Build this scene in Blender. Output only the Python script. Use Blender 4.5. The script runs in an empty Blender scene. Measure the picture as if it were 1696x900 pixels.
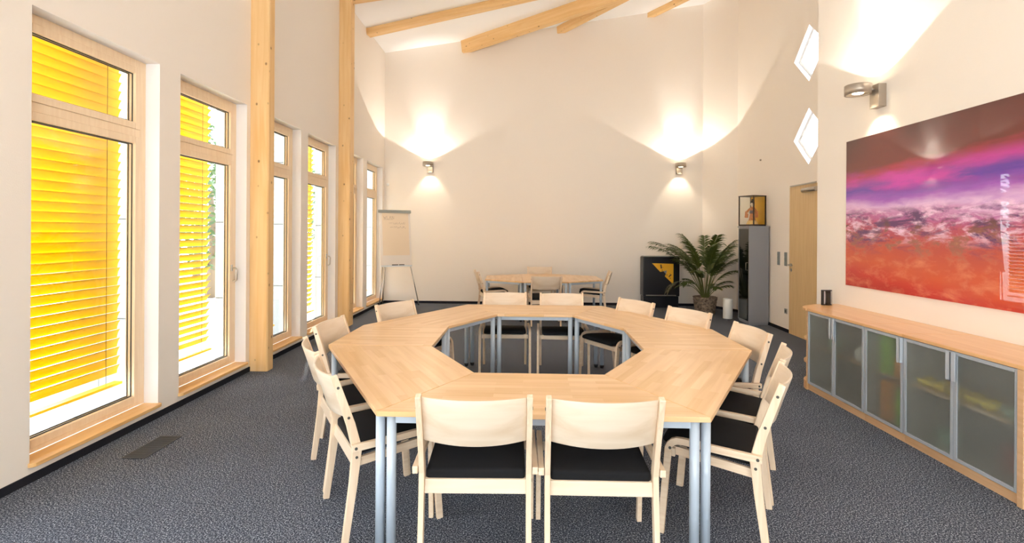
import bpy, bmesh, math, random
from mathutils import Vector, Matrix
from mathutils.geometry import tessellate_polygon
random.seed(7)
SC = bpy.context.scene
COL = SC.collection
PI = math.pi
R = math.radians

# ------------------------------------------------------------ camera
cam = bpy.data.cameras.new('camera')
camo = bpy.data.objects.new('camera', cam); COL.objects.link(camo)
cam.sensor_fit = 'HORIZONTAL'; cam.sensor_width = 36.0
cam.lens = 36.0 * 825.0 / 1696.0
cam.shift_y = -(450.0 - 385.0) / 1696.0
cam.clip_start = 0.05
camo.matrix_world = Matrix.Translation((0, 0, 1.59)) @ Matrix.Rotation(0.0205, 4, 'Z') @ Matrix.Rotation(PI / 2, 4, 'X') @ Matrix.Rotation(0.006, 4, 'Z')
SC.camera = camo

# ------------------------------------------------------------ world, sun, exposure
SC.view_settings.view_transform = 'Standard'
SC.view_settings.look = 'None'
SC.view_settings.gamma = 1.0
SC.view_settings.exposure = 1.2
SC.view_settings.use_curve_mapping = False
w = bpy.data.worlds.new('sky'); SC.world = w; w.use_nodes = True
nt = w.node_tree; nt.nodes.clear()
tc = nt.nodes.new('ShaderNodeTexCoord'); sep = nt.nodes.new('ShaderNodeSeparateXYZ')
rp = nt.nodes.new('ShaderNodeValToRGB'); bg = nt.nodes.new('ShaderNodeBackground'); wo = nt.nodes.new('ShaderNodeOutputWorld')
rp.color_ramp.elements[0].position = 0.0; rp.color_ramp.elements[0].color = (0.95, 0.97, 1.0, 1)
rp.color_ramp.elements[1].position = 0.6; rp.color_ramp.elements[1].color = (0.70, 0.83, 1.0, 1)
nt.links.new(tc.outputs['Generated'], sep.inputs[0]); nt.links.new(sep.outputs[2], rp.inputs[0])
nt.links.new(rp.outputs[0], bg.inputs[0]); nt.links.new(bg.outputs[0], wo.inputs[0])
bg.inputs[1].default_value = 4.6
sun = bpy.data.lights.new('sun', 'SUN'); sun.energy = 7.0; sun.color = (1.0, 0.93, 0.82); sun.angle = R(0.6)
suno = bpy.data.objects.new('sun', sun); COL.objects.link(suno)
suno.rotation_euler = Vector((0.33, -0.85, -0.80)).to_track_quat('-Z', 'Y').to_euler()
suno.location = (-6, 16, 9)
SC.cycles.max_bounces = 10
SC.cycles.diffuse_bounces = 6
SC.cycles.transparent_max_bounces = 16
SC.cycles.sample_clamp_indirect = 6.0
SC.cycles.use_denoising = True
SC.cycles.caustics_refractive = True
SC.cycles.caustics_reflective = False
SC.cycles.blur_glossy = 1.0

# strengths of the wall lamps (watts)
UP_WIDE, UP_CORE, DOWN = 28.0, 62.0, 11.0

# ------------------------------------------------------------ helpers
def s2l(c):
    return tuple(((v / 255.0) / 12.92 if v / 255.0 <= 0.04045 else ((v / 255.0 + 0.055) / 1.055) ** 2.4) for v in c) + (1.0,)

def empty(name, loc=(0, 0, 0), rz=0.0, label=None, cat=None, group=None, kind=None):
    o = bpy.data.objects.new(name, None); COL.objects.link(o)
    o.location = loc; o.rotation_euler = (0, 0, rz); o.empty_display_size = 0.1
    return tag(o, label, cat, group, kind)

def tag(o, label=None, cat=None, group=None, kind=None):
    if label: o['label'] = label
    if cat: o['category'] = cat
    if group: o['group'] = group
    if kind: o['kind'] = kind
    return o

class MB:
    """collects shapes into one bmesh"""
    def __init__(s): s.bm = bmesh.new()
    def poly(s, pts): 
        return s.bm.faces.new([s.bm.verts.new(p) for p in pts])
    def hexa(s, p):
        v = [s.bm.verts.new(q) for q in p]
        for f in ((0, 3, 2, 1), (4, 5, 6, 7), (0, 1, 5, 4), (1, 2, 6, 5), (2, 3, 7, 6), (3, 0, 4, 7)):
            s.bm.faces.new([v[i] for i in f])
        return s
    def box(s, x0, x1, y0, y1, z0, z1):
        return s.hexa([(x0, y0, z0), (x1, y0, z0), (x1, y1, z0), (x0, y1, z0), (x0, y0, z1), (x1, y0, z1), (x1, y1, z1), (x0, y1, z1)])
    def prism(s, pts, z0, z1):
        n = len(pts)
        a = [s.bm.verts.new((p[0], p[1], z0)) for p in pts]; b = [s.bm.verts.new((p[0], p[1], z1)) for p in pts]
        s.bm.faces.new(a[::-1]); s.bm.faces.new(b)
        for i in range(n):
            j = (i + 1) % n; s.bm.faces.new((a[i], a[j], b[j], b[i]))
        return s
    def sweep(s, path, nrm, hw, hd, closed_caps=True):
        """rectangular bar along a path lying in a plane of normal nrm; hw half width along nrm, hd half depth in plane"""
        P = [Vector(p) for p in path]; N = Vector(nrm).normalized(); rings = []
        for i, p in enumerate(P):
            if i == 0: t = P[1] - P[0]; m = 1
            elif i == len(P) - 1: t = P[-1] - P[-2]; m = 1
            else:
                a = (P[i] - P[i - 1]).normalized(); b = (P[i + 1] - P[i]).normalized(); t = a + b
                m = 1 / max(0.5, t.length / 2)
            t.normalize(); sd = t.cross(N) * (hd if not callable(hd) else hd(i / (len(P) - 1))) * m
            rings.append([s.bm.verts.new(p + sd + N * hw), s.bm.verts.new(p + sd - N * hw), s.bm.verts.new(p - sd - N * hw), s.bm.verts.new(p - sd + N * hw)])
        for a, b in zip(rings, rings[1:]):
            for k in range(4): s.bm.faces.new((a[k], a[(k + 1) % 4], b[(k + 1) % 4], b[k]))
        s.bm.faces.new(rings[0][::-1]); s.bm.faces.new(rings[-1])
        return s
    def tube(s, path, r, n=10, cap=True):
        P = [Vector(p) for p in path]; rings = []
        t0 = (P[1] - P[0]).normalized(); up = Vector((0, 0, 1)) if abs(t0.z) < 0.9 else Vector((1, 0, 0))
        u = t0.cross(up).normalized()
        for i, p in enumerate(P):
            t = (P[min(i + 1, len(P) - 1)] - P[max(i - 1, 0)]).normalized()
            u = (u - t * u.dot(t)).normalized(); v = t.cross(u)
            rr = r(i / (len(P) - 1)) if callable(r) else r
            rings.append([s.bm.verts.new(p + (u * math.cos(2 * PI * k / n) + v * math.sin(2 * PI * k / n)) * rr) for k in range(n)])
        for a, b in zip(rings, rings[1:]):
            for k in range(n):
                f = s.bm.faces.new((a[k], a[(k + 1) % n], b[(k + 1) % n], b[k])); f.smooth = True
        if cap: s.bm.faces.new(rings[0][::-1]); s.bm.faces.new(rings[-1])
        return s
    def lathe(s, prof, c=(0, 0, 0), n=24, smooth=True):
        rings = []
        for r, z in prof:
            rings.append([s.bm.verts.new((c[0] + r * math.cos(2 * PI * k / n), c[1] + r * math.sin(2 * PI * k / n), c[2] + z)) for k in range(n)] if r > 1e-6 else [s.bm.verts.new((c[0], c[1], c[2] + z))])
        for a, b in zip(rings, rings[1:]):
            for k in range(n):
                k2 = (k + 1) % n
                if len(a) == 1 and len(b) == 1: continue
                if len(a) == 1: f = s.bm.faces.new((a[0], b[k2], b[k]))
                elif len(b) == 1: f = s.bm.faces.new((a[k], a[k2], b[0]))
                else: f = s.bm.faces.new((a[k], a[k2], b[k2], b[k]))
                f.smooth = smooth
        return s
    def build(s, name, mat, parent=None, bevel=0, seg=2, loc=None, normals=True):
        if normals: bmesh.ops.recalc_face_normals(s.bm, faces=s.bm.faces)
        me = bpy.data.meshes.new(name); s.bm.to_mesh(me); s.bm.free()
        o = bpy.data.objects.new(name, me); COL.objects.link(o)
        if mat: me.materials.append(mat)
        if parent: o.parent = parent
        if loc: o.location = loc
        if bevel:
            m = o.modifiers.new('bevel', 'BEVEL'); m.width = bevel; m.segments = seg; m.limit_method = 'ANGLE'; m.angle_limit = R(40)
            m.harden_normals = False
        return o

def dup_tree(o, parent=None):
    c = o.copy(); COL.objects.link(c)
    if parent: c.parent = parent
    for ch in list(o.children): dup_tree(ch, c)
    return c

# ------------------------------------------------------------ materials
def mat(name):
    m = bpy.data.materials.new(name); m.use_nodes = True
    return m, m.node_tree.nodes, m.node_tree.links, m.node_tree.nodes['Principled BSDF']

def plain(name, rgb, rough=0.5, metal=0.0, spec=0.5, coat=0.0, bump=0, bscale=60, emis=0, var=0.0):
    m, N, L, b = mat(name)
    b.inputs['Base Color'].default_value = s2l(rgb); b.inputs['Roughness'].default_value = rough
    b.inputs['Metallic'].default_value = metal; b.inputs['Specular IOR Level'].default_value = spec
    b.inputs['Coat Weight'].default_value = coat
    if emis: b.inputs['Emission Color'].default_value = s2l(rgb); b.inputs['Emission Strength'].default_value = emis
    t = N.new('ShaderNodeTexCoord'); n = N.new('ShaderNodeTexNoise'); n.inputs['Scale'].default_value = bscale; n.inputs['Detail'].default_value = 3
    L.new(t.outputs['Object'], n.inputs['Vector'])
    if bump:
        bu = N.new('ShaderNodeBump'); bu.inputs['Strength'].default_value = bump; bu.inputs['Distance'].default_value = 0.002
        L.new(n.outputs['Fac'], bu.inputs['Height']); L.new(bu.outputs[0], b.inputs['Normal'])
    if var:
        h = N.new('ShaderNodeHueSaturation'); h.inputs['Color'].default_value = s2l(rgb)
        mr = N.new('ShaderNodeMapRange'); mr.inputs['To Min'].default_value = 1 - var; mr.inputs['To Max'].default_value = 1 + var
        L.new(n.outputs['Fac'], mr.inputs['Value']); L.new(mr.outputs[0], h.inputs['Value']); L.new(h.outputs[0], b.inputs['Base Color'])
    return m

def wood(name, c1, c2, axis=0, rough=0.4, grain=1.0, coat=0.0, staves=None, knots=False, spec=0.5):
    """grain runs along the object's own axis 0,1 or 2; staves = (length, width) of finger-jointed strips"""
    m, N, L, b = mat(name)
    t = N.new('ShaderNodeTexCoord'); mp = N.new('ShaderNodeMapping')
    sc = [22.0 * grain] * 3; sc[axis] = 1.3 * grain
    mp.inputs['Scale'].default_value = sc; L.new(t.outputs['Object'], mp.inputs['Vector'])
    n = N.new('ShaderNodeTexNoise'); n.inputs['Scale'].default_value = 1.0; n.inputs['Detail'].default_value = 5; n.inputs['Distortion'].default_value = 0.6
    L.new(mp.outputs[0], n.inputs['Vector'])
    mix = N.new('ShaderNodeMix'); mix.data_type = 'RGBA'
    mix.inputs['A'].default_value = s2l(c1); mix.inputs['B'].default_value = s2l(c2)
    mr = N.new('ShaderNodeMapRange'); mr.inputs['From Min'].default_value = 0.3; mr.inputs['From Max'].default_value = 0.7
    L.new(n.outputs['Fac'], mr.inputs['Value'])
    L.new(mr.outputs[0], mix.inputs['Factor']); out = mix.outputs['Result']
    if staves:
        oi = N.new('ShaderNodeObjectInfo'); ad = N.new('ShaderNodeVectorMath'); ad.operation = 'ADD'
        ml = N.new('ShaderNodeVectorMath'); ml.operation = 'SCALE'; ml.inputs[0].default_value = (3.1, 5.7, 0); L.new(oi.outputs['Random'], ml.inputs['Scale'])
        L.new(t.outputs['Object'], ad.inputs[0]); L.new(ml.outputs[0], ad.inputs[1])
        br = N.new('ShaderNodeTexBrick'); br.inputs['Scale'].default_value = 1.0; br.inputs['Brick Width'].default_value = staves[0]; br.inputs['Row Height'].default_value = staves[1]
        br.inputs['Mortar Size'].default_value = 0.0; br.offset = 0.37; br.inputs['Color1'].default_value = (0, 0, 0, 1); br.inputs['Color2'].default_value = (1, 1, 1, 1)
        br.inputs['Mortar'].default_value = (0.5, 0.5, 0.5, 1)
        L.new(ad.outputs[0], br.inputs['Vector'])
        hs = N.new('ShaderNodeHueSaturation'); L.new(out, hs.inputs['Color'])
        m2 = N.new('ShaderNodeMapRange'); m2.inputs['To Min'].default_value = 0.92; m2.inputs['To Max'].default_value = 1.05
        L.new(br.outputs['Color'], m2.inputs['Value']); L.new(m2.outputs[0], hs.inputs['Value']); out = hs.outputs[0]
        m3 = N.new('ShaderNodeMapRange'); m3.inputs['To Min'].default_value = 1.08; m3.inputs['To Max'].default_value = 0.93
        L.new(br.outputs['Color'], m3.inputs['Value']); L.new(m3.outputs[0], hs.inputs['Saturation'])
    if knots:
        k = N.new('ShaderNodeTexVoronoi'); k.inputs['Scale'].default_value = 9.0; k.inputs['Randomness'].default_value = 1.0
        mk = N.new('ShaderNodeMapping'); s3 = [1.0] * 3; s3[axis] = 0.75; mk.inputs['Scale'].default_value = s3
        L.new(t.outputs['Object'], mk.inputs['Vector']); L.new(mk.outputs[0], k.inputs['Vector'])
        kr = N.new('ShaderNodeMapRange'); kr.inputs['From Min'].default_value = 0.05; kr.inputs['From Max'].default_value = 0.15
        kr.inputs['To Min'].default_value = 1.0; kr.inputs['To Max'].default_value = 0.0
        L.new(k.outputs['Distance'], kr.inputs['Value'])
        # only some cells carry a knot
        sx = N.new('ShaderNodeSeparateColor'); L.new(k.outputs['Color'], sx.inputs[0])
        gt = N.new('ShaderNodeMath'); gt.operation = 'GREATER_THAN'; gt.inputs[1].default_value = 0.3; L.new(sx.outputs[0], gt.inputs[0])
        mu = N.new('ShaderNodeMath'); mu.operation = 'MULTIPLY'; L.new(kr.outputs[0], mu.inputs[0]); L.new(gt.outputs[0], mu.inputs[1])
        mu2 = N.new('ShaderNodeMath'); mu2.operation = 'MULTIPLY'; mu2.inputs[1].default_value = 0.85; L.new(mu.outputs[0], mu2.inputs[0])
        mx = N.new('ShaderNodeMix'); mx.data_type = 'RGBA'; L.new(out, mx.inputs['A']); mx.inputs['B'].default_value = s2l((112, 66, 28))
        L.new(mu2.outputs[0], mx.inputs['Factor']); out = mx.outputs['Result']
    L.new(out, b.inputs['Base Color'])
    b.inputs['Roughness'].default_value = rough; b.inputs['Coat Weight'].default_value = coat; b.inputs['Coat Roughness'].default_value = 0.15
    b.inputs['Specular IOR Level'].default_value = spec
    return m

M = {}
M['plaster'] = plain('wall_plaster', (240, 231, 220), 0.92, spec=0.2, bump=0.25, bscale=140)
M['plaster_white'] = plain('reveal_plaster', (240, 238, 238), 0.9, spec=0.2, bump=0.15, bscale=140)
M['ceiling'] = plain('ceiling_paint', (250, 248, 246), 0.95, spec=0.1)
M['beech_top'] = wood('beech_staves', (238, 199, 150), (226, 182, 130), 0, 0.32, 1.0, 0.25, staves=(0.42, 0.052))
M['beech_edge'] = wood('beech_edge', (236, 206, 172), (224, 190, 152), 0, 0.4, 2.0)
M['beech'] = wood('chair_beech', (232, 211, 184), (218, 190, 158), 2, 0.42, 2.2)
M['beech_rail'] = wood('chair_beech_rail', (232, 211, 184), (218, 190, 158), 1, 0.42, 2.2)
M['veneer'] = wood('chair_veneer', (226, 209, 187), (212, 189, 160), 0, 0.36, 0.7, 0.15)
M['oak_dark'] = wood('chair_oak_rail', (214, 178, 138), (196, 158, 118), 2, 0.42, 2.2)
M['counter'] = wood('counter_beech', (236, 190, 136), (222, 170, 114), 1, 0.32, 1.0, 0.3)
M['plinth'] = wood('plinth_beech', (226, 184, 142), (210, 165, 120), 1, 0.45, 1.2)
M['door'] = wood('door_maple', (224, 192, 142), (214, 180, 128), 2, 0.4, 1.4)
M['spruce'] = wood('spruce_glulam', (240, 204, 150), (228, 184, 124), 2, 0.5, 0.8, knots=True)
M['spruce_x'] = wood('spruce_beam', (240, 202, 146), (226, 180, 118), 0, 0.5, 0.8, knots=True)
M['frame'] = wood('window_timber', (248, 224, 190), (240, 212, 176), 2, 0.38, 1.6, 0.1)
M['sill'] = wood('sill_timber', (236, 192, 130), (226, 176, 110), 1, 0.38, 1.0, 0.15)
M['lacquer'] = plain('grey_blue_lacquer', (178, 190, 202), 0.35, spec=0.5, coat=0.3)
M['alu'] = plain('brushed_aluminium', (196, 202, 208), 0.35, metal=0.3, bump=0.05, bscale=300)
M['handle_alu'] = plain('pale_anodised_handle', (214, 222, 230), 0.35, metal=0.35)
M['steel'] = plain('satin_steel', (186, 182, 176), 0.28, metal=0.9)
M['nickel'] = plain('lamp_nickel', (172, 160, 146), 0.35, metal=0.55)
M['black_plastic'] = plain('black_plastic', (16, 16, 18), 0.35)
M['gasket'] = plain('dark_gasket', (70, 68, 62), 0.5)
M['black_cloth'] = plain('black_upholstery', (20, 20, 22), 0.85, spec=0.25, bump=0.35, bscale=700, var=0.2)
M['skirting'] = plain('carpet_skirting', (38, 38, 44), 0.95, spec=0.1, bump=0.3, bscale=300, var=0.3)
M['white'] = plain('white_enamel', (236, 236, 232), 0.3, coat=0.2)
M['white_panel'] = plain('white_facade_panel', (135, 137, 136), 0.6)
M['grey_body'] = plain('grey_lacquered_board', (140, 142, 148), 0.4, bump=0.05, bscale=400)
M['grey_plate'] = plain('grey_switch_plastic', (142, 146, 142), 0.4)
M['pine_light'] = plain('pale_shelf_board', (206, 180, 150), 0.5)
M['cab_inside'] = plain('cabinet_interior', (176, 170, 160), 0.7)
M['navy'] = plain('black_cabinet_lacquer', (12, 13, 22), 0.3, spec=0.5, bump=0.1, bscale=40)
M['decal'] = plain('yellow_decal', (246, 182, 28), 0.5)
M['decal_mark'] = plain('brown_decal_print', (92, 62, 30), 0.6)
M['paper'] = plain('flipchart_paper', (226, 208, 184), 0.8)
M['board'] = plain('whiteboard_enamel', (222, 214, 206), 0.35)
M['ink'] = plain('grey_marker_ink', (150, 132, 118), 0.7)
M['dark_wood'] = plain('dark_lacquered_wood', (44, 26, 16), 0.3)
M['gold'] = plain('gold_leaf_panel', (224, 168, 38), 0.35, metal=0.35, var=0.12, bscale=12)
M['skin'] = plain('doll_porcelain', (240, 222, 200), 0.4)
M['hair'] = plain('doll_hair', (28, 20, 16), 0.5)
M['robe'] = plain('patterned_robe', (198, 120, 60), 0.6, var=0.6, bscale=55)
M['robe_pale'] = plain('pale_silk_underrobe', (236, 196, 120), 0.6, var=0.25, bscale=40)
M['obi'] = plain('grey_violet_obi', (110, 92, 92), 0.6, var=0.4, bscale=60)
M['trunk'] = plain('bark', (110, 96, 80), 0.9)
M['gravel'] = plain('pale_terrace_gravel', (208, 204, 196), 0.9, var=0.15, bscale=30)
M['lawn'] = plain('lawn_green', (96, 128, 70), 0.9, var=0.25, bscale=8)
M['grille_shade'] = plain('grille_shade_black', (12, 12, 13), 0.8)
M['grille'] = plain('dark_grille_metal', (74, 76, 80), 0.4, metal=0.3)
M['green'] = plain('lime_green_folder', (150, 205, 70), 0.6)
M['orange'] = plain('orange_folder', (226, 150, 48), 0.6)
M['yellow'] = plain('yellow_ceramic', (226, 200, 50), 0.4)
M['pale_green'] = plain('pale_green_ceramic', (170, 200, 180), 0.4)
M['red_box'] = plain('dull_red_carton', (150, 78, 60), 0.7)
M['photo_print'] = None

def leafmat(name, rgb, trans=0.3):
    m, N, L, b = mat(name)
    t = N.new('ShaderNodeTexCoord'); n = N.new('ShaderNodeTexNoise'); n.inputs['Scale'].default_value = 6
    L.new(t.outputs['Object'], n.inputs['Vector'])
    h = N.new('ShaderNodeHueSaturation'); h.inputs['Color'].default_value = s2l(rgb)
    mr = N.new('ShaderNodeMapRange'); mr.inputs['To Min'].default_value = 0.55; mr.inputs['To Max'].default_value = 1.45
    L.new(n.outputs['Fac'], mr.inputs['Value']); L.new(mr.outputs[0], h.inputs['Value']); L.new(h.outputs[0], b.inputs['Base Color'])
    b.inputs['Roughness'].default_value = 0.5
    tr = N.new('ShaderNodeBsdfTranslucent'); L.new(h.outputs[0], tr.inputs[0])
    mx = N.new('ShaderNodeMixShader'); mx.inputs[0].default_value = trans
    L.new(b.outputs[0], mx.inputs[1]); L.new(tr.outputs[0], mx.inputs[2]); L.new(mx.outputs[0], N['Material Output'].inputs[0])
    return m
M['palm'] = leafmat('palm_leaflet', (74, 88, 36))
M['palm_dry'] = leafmat('withered_palm_leaflet', (96, 92, 66))
M['stem'] = plain('palm_stem', (92, 98, 48), 0.6)
M['tree'] = leafmat('tree_leaf', (66, 92, 56), 0.3)
M['blind'] = plain('yellow_blind_slat', (255, 220, 12), 0.45)
_b = M['blind'].node_tree; _t = _b.nodes.new('ShaderNodeBsdfTranslucent'); _t.inputs[0].default_value = s2l((255, 220, 12)); _m = _b.nodes.new('ShaderNodeMixShader'); _m.inputs[0].default_value = 0.22
_b.links.new(_b.nodes['Principled BSDF'].outputs[0], _m.inputs[1]); _b.links.new(_t.outputs[0], _m.inputs[2]); _b.links.new(_m.outputs[0], _b.nodes['Material Output'].inputs[0])

def front_fresnel(N, L, ior):
    f = N.new('ShaderNodeFresnel'); f.inputs[0].default_value = ior
    g = N.new('ShaderNodeNewGeometry'); iv = N.new('ShaderNodeMath'); iv.operation = 'SUBTRACT'; iv.inputs[0].default_value = 1.0
    L.new(g.outputs['Backfacing'], iv.inputs[1]); mu = N.new('ShaderNodeMath'); mu.operation = 'MULTIPLY'
    L.new(f.outputs[0], mu.inputs[0]); L.new(iv.outputs[0], mu.inputs[1]); return mu
def glassmat():
    m, N, L, b = mat('clear_glass'); N.remove(b)
    t = N.new('ShaderNodeBsdfTransparent'); t.inputs[0].default_value = (0.97, 0.98, 0.97, 1)
    g = N.new('ShaderNodeBsdfGlossy'); g.inputs['Roughness'].default_value = 0.015
    f = front_fresnel(N, L, 1.6)
    mx = N.new('ShaderNodeMixShader'); L.new(f.outputs[0], mx.inputs[0]); L.new(t.outputs[0], mx.inputs[1]); L.new(g.outputs[0], mx.inputs[2])
    L.new(mx.outputs[0], N['Material Output'].inputs[0]); return m
M['glass'] = glassmat()
def darkglass():
    m, N, L, b = mat('tinted_glass'); N.remove(b)
    t = N.new('ShaderNodeBsdfTransparent'); t.inputs[0].default_value = (0.42, 0.47, 0.46, 1)
    g = N.new('ShaderNodeBsdfGlossy'); g.inputs['Roughness'].default_value = 0.02
    f = front_fresnel(N, L, 1.55)
    mx = N.new('ShaderNodeMixShader'); L.new(f.outputs[0], mx.inputs[0]); L.new(t.outputs[0], mx.inputs[1]); L.new(g.outputs[0], mx.inputs[2])
    L.new(mx.outputs[0], N['Material Output'].inputs[0]); return m
M['tinted'] = darkglass()
def frosted():
    m, N, L, b = mat('frosted_glass')
    b.inputs['Base Color'].default_value = s2l((176, 178, 174)); b.inputs['Roughness'].default_value = 0.45
    r = N.new('ShaderNodeBsdfRefraction'); r.inputs['Roughness'].default_value = 0.275; r.inputs['IOR'].default_value = 1.18; r.inputs[0].default_value = (0.93, 0.95, 0.94, 1)
    mx = N.new('ShaderNodeMixShader'); mx.inputs[0].default_value = 0.80
    L.new(b.outputs[0], mx.inputs[1]); L.new(r.outputs[0], mx.inputs[2]); L.new(mx.outputs[0], N['Material Output'].inputs[0])
    return m
M['frosted'] = frosted()

def carpetmat():
    m, N, L, b = mat('loop_carpet')
    t = N.new('ShaderNodeTexCoord')
    n1 = N.new('ShaderNodeTexNoise'); n1.inputs['Scale'].default_value = 125; n1.inputs['Detail'].default_value = 3; n1.inputs['Roughness'].default_value = 0.85
    n2 = N.new('ShaderNodeTexNoise'); n2.inputs['Scale'].default_value = 1.6; n2.inputs['Detail'].default_value = 4
    L.new(t.outputs['Object'], n1.inputs['Vector']); L.new(t.outputs['Object'], n2.inputs['Vector'])
    cr = N.new('ShaderNodeValToRGB'); e = cr.color_ramp.elements
    e[0].position = 0.36; e[0].color = s2l((34, 37, 46)); e[1].position = 0.65; e[1].color = s2l((225, 230, 238))
    x = e.new(0.49); x.color = s2l((60, 65, 76)); x = e.new(0.56); x.color = s2l((112, 119, 132))
    L.new(n1.outputs['Fac'], cr.inputs[0])
    h = N.new('ShaderNodeHueSaturation'); L.new(cr.outputs[0], h.inputs['Color'])
    mr = N.new('ShaderNodeMapRange'); mr.inputs['To Min'].default_value = 0.8; mr.inputs['To Max'].default_value = 1.2
    L.new(n2.outputs['Fac'], mr.inputs['Value']); L.new(mr.outputs[0], h.inputs['Value']); L.new(h.outputs[0], b.inputs['Base Color'])
    b.inputs['Roughness'].default_value = 0.97; b.inputs['Specular IOR Level'].default_value = 0.1
    bu = N.new('ShaderNodeBump'); bu.inputs['Strength'].default_value = 0.2; bu.inputs['Distance'].default_value = 0.002
    L.new(n1.outputs['Fac'], bu.inputs['Height']); L.new(bu.outputs[0], b.inputs['Normal'])
    return m
M['carpet'] = carpetmat()

def wickermat():
    m, N, L, b = mat('grey_wicker')
    t = N.new('ShaderNodeTexCoord'); n = N.new('ShaderNodeTexNoise'); n.inputs['Scale'].default_value = 25
    L.new(t.outputs['Object'], n.inputs['Vector'])
    cr = N.new('ShaderNodeValToRGB'); e = cr.color_ramp.elements; e[0].position = 0.3; e[0].color = s2l((84, 70, 60)); e[1].position = 0.7; e[1].color = s2l((170, 150, 130))
    L.new(n.outputs['Fac'], cr.inputs[0]); L.new(cr.outputs[0], b.inputs['Base Color']); b.inputs['Roughness'].default_value = 0.8
    return m
M['wicker'] = wickermat()

def lampmat(name, rgb, st):
    m, N, L, b = mat(name); N.remove(b); e = N.new('ShaderNodeEmission'); e.inputs[0].default_value = s2l(rgb); e.inputs[1].default_value = st
    L.new(e.outputs[0], N['Material Output'].inputs[0]); return m
M['lamp_glow'] = lampmat('lamp_lens_glow', (255, 236, 200), 12.0)

# ------------------------------------------------------------ structure: walls with openings
def panel_with_holes(mb, outer, holes, to3d, depth_vec):
    """outer / holes are 2D loops; to3d maps 2D -> Vector; the second face lies at depth_vec behind; reveals join them"""
    loops = [outer] + holes
    flat = [p for l in loops for p in l]
    tris = tessellate_polygon([[Vector((p[0], p[1], 0)) for p in l] for l in loops])
    f = [mb.bm.verts.new(to3d(p)) for p in flat]; g = [mb.bm.verts.new(to3d(p) + depth_vec) for p in flat]
    for t in tris:
        try: mb.bm.faces.new([f[i] for i in t]); mb.bm.faces.new([g[i] for i in reversed(t)])
        except ValueError: pass
    k = 0
    for l in loops:
        n = len(l)
        for i in range(n):
            a, b_ = k + i, k + (i + 1) % n
            q = mb.bm.faces.new((f[a], f[b_], g[b_], g[a]))
            if l is not outer: q.material_index = 1
        k += n

XL = -3.08; YB = 11.06; XR = 3.45; YF = -3.6
def ceil_z(x): return 5.58 + 0.146 * (x - XL)
WIN = [(3.06, 4.163), (4.418, 5.50), (5.79, 6.865), (7.09, 8.15), (8.53, 9.57), (9.815, 10.90)]
WIN_ADDED_BEHIND = [(1.15, 2.25), (-0.45, 0.65), (-2.2, -1.1)]  # unseen windows added along the left wall to let in more daylight
WZ0, WZ1 = 0.097, 3.0
def ring(y0, y1, z0=WZ0, z1=WZ1): return [(y0, z0), (y1, z0), (y1, z1), (y0, z1)]
mb = MB()
panel_with_holes(mb, [(YF, 0), (YB, 0), (YB, ceil_z(XL)), (YF, ceil_z(XL))], [ring(a, b) for a, b in WIN + WIN_ADDED_BEHIND],
                 lambda p: Vector((XL, p[0], p[1])), Vector((-0.22, 0, 0)))
tag(mb.build('wall_left', M['plaster'], normals=False), kind='structure').data.materials.append(M['plaster_white'])

def flatwall(name, a, b, outward, th=0.2, m='plaster'):
    a = Vector((a[0], a[1], 0)); b = Vector((b[0], b[1], 0)); o = Vector((outward[0], outward[1], 0)).normalized() * th
    mb = MB(); za, zb = ceil_z(a.x) + 0.02, ceil_z(b.x) + 0.02
    U = lambda v, z: (v.x, v.y, z)
    mb.hexa([U(a, 0), U(b, 0), U(b + o, 0), U(a + o, 0), U(a, za), U(b, zb), U(b + o, zb), U(a + o, za)])
    return tag(mb.build(name, M[m]), kind='structure')
C1 = (3.94, 10.98); C2 = (4.36, 10.2); C3 = (4.215, 5.9)
flatwall('wall_back', (XL - 0.22, YB), C1, (0, 1))
flatwall('wall_corner', C1, C2, (1, 0.5))
# recess wall on the right with two diamond windows and the door opening
rv = Vector((C2[0] - C3[0], C2[1] - C3[1], 0)); rl = rv.length; rd = rv.normalized(); rn = Vector((rd.y, -rd.x, 0))
def rw(y): return (y - C3[1]) / rd.y                      # distance along the recess wall for a given y
def rp3(p): return Vector((C3[0], C3[1], 0)) + rd * p[0] + Vector((0, 0, p[1]))
DIA = [(7.53, 4.30), (7.53, 3.055)]
def diamond(yc, zc, hy=0.44, hz=0.425): s = rw(yc); return [(s - hy, zc), (s, zc - hz), (s + hy, zc), (s, zc + hz)]
DY0, DY1, DZ = 7.14, 8.03, 2.335
mb = MB()
ztop = ceil_z(4.3)
panel_with_holes(mb, [(-0.3, 0), (rw(DY0), 0), (rw(DY0), DZ), (rw(DY1), DZ), (rw(DY1), 0), (rl, 0), (rl, ztop), (-0.3, ztop)], [diamond(*d) for d in DIA], rp3, rn * 0.16)
tag(mb.build('wall_recess', M['plaster'], normals=False), kind='structure').data.materials.append(M['plaster_white'])
# projecting block that carries the painting
mb = MB(); zr0 = ceil_z(XR) + 0.02
mb.hexa([(XR, YF, 0), (4.4, YF, 0), (4.4, 5.9, 0), (XR, 5.9, 0), (XR, YF, zr0), (4.4, YF, zr0 + .14), (4.4, 5.9, zr0 + .14), (XR, 5.9, zr0)])
tag(mb.build('wall_right', M['plaster']), kind='structure')
mb = MB()
FW_ADDED = [(-2.7, -1.35), (-1.15, 0.2), (0.4, 1.75), (1.95, 3.2)]  # unseen windows added behind the viewer for daylight on the nearest chairs
panel_with_holes(mb, [(XL - .22, 0), (XR + .1, 0), (XR + .1, ceil_z(XR + .1) + .02), (XL - .22, ceil_z(XL - .22) + .02)], [ring(a, b, 0.085, 3.6) for a, b in FW_ADDED], lambda p: Vector((p[0], YF, p[1])), Vector((0, -0.2, 0)))
tag(mb.build('wall_front', M['plaster'], normals=False), kind='structure').data.materials.append(M['plaster_white'])
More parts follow.
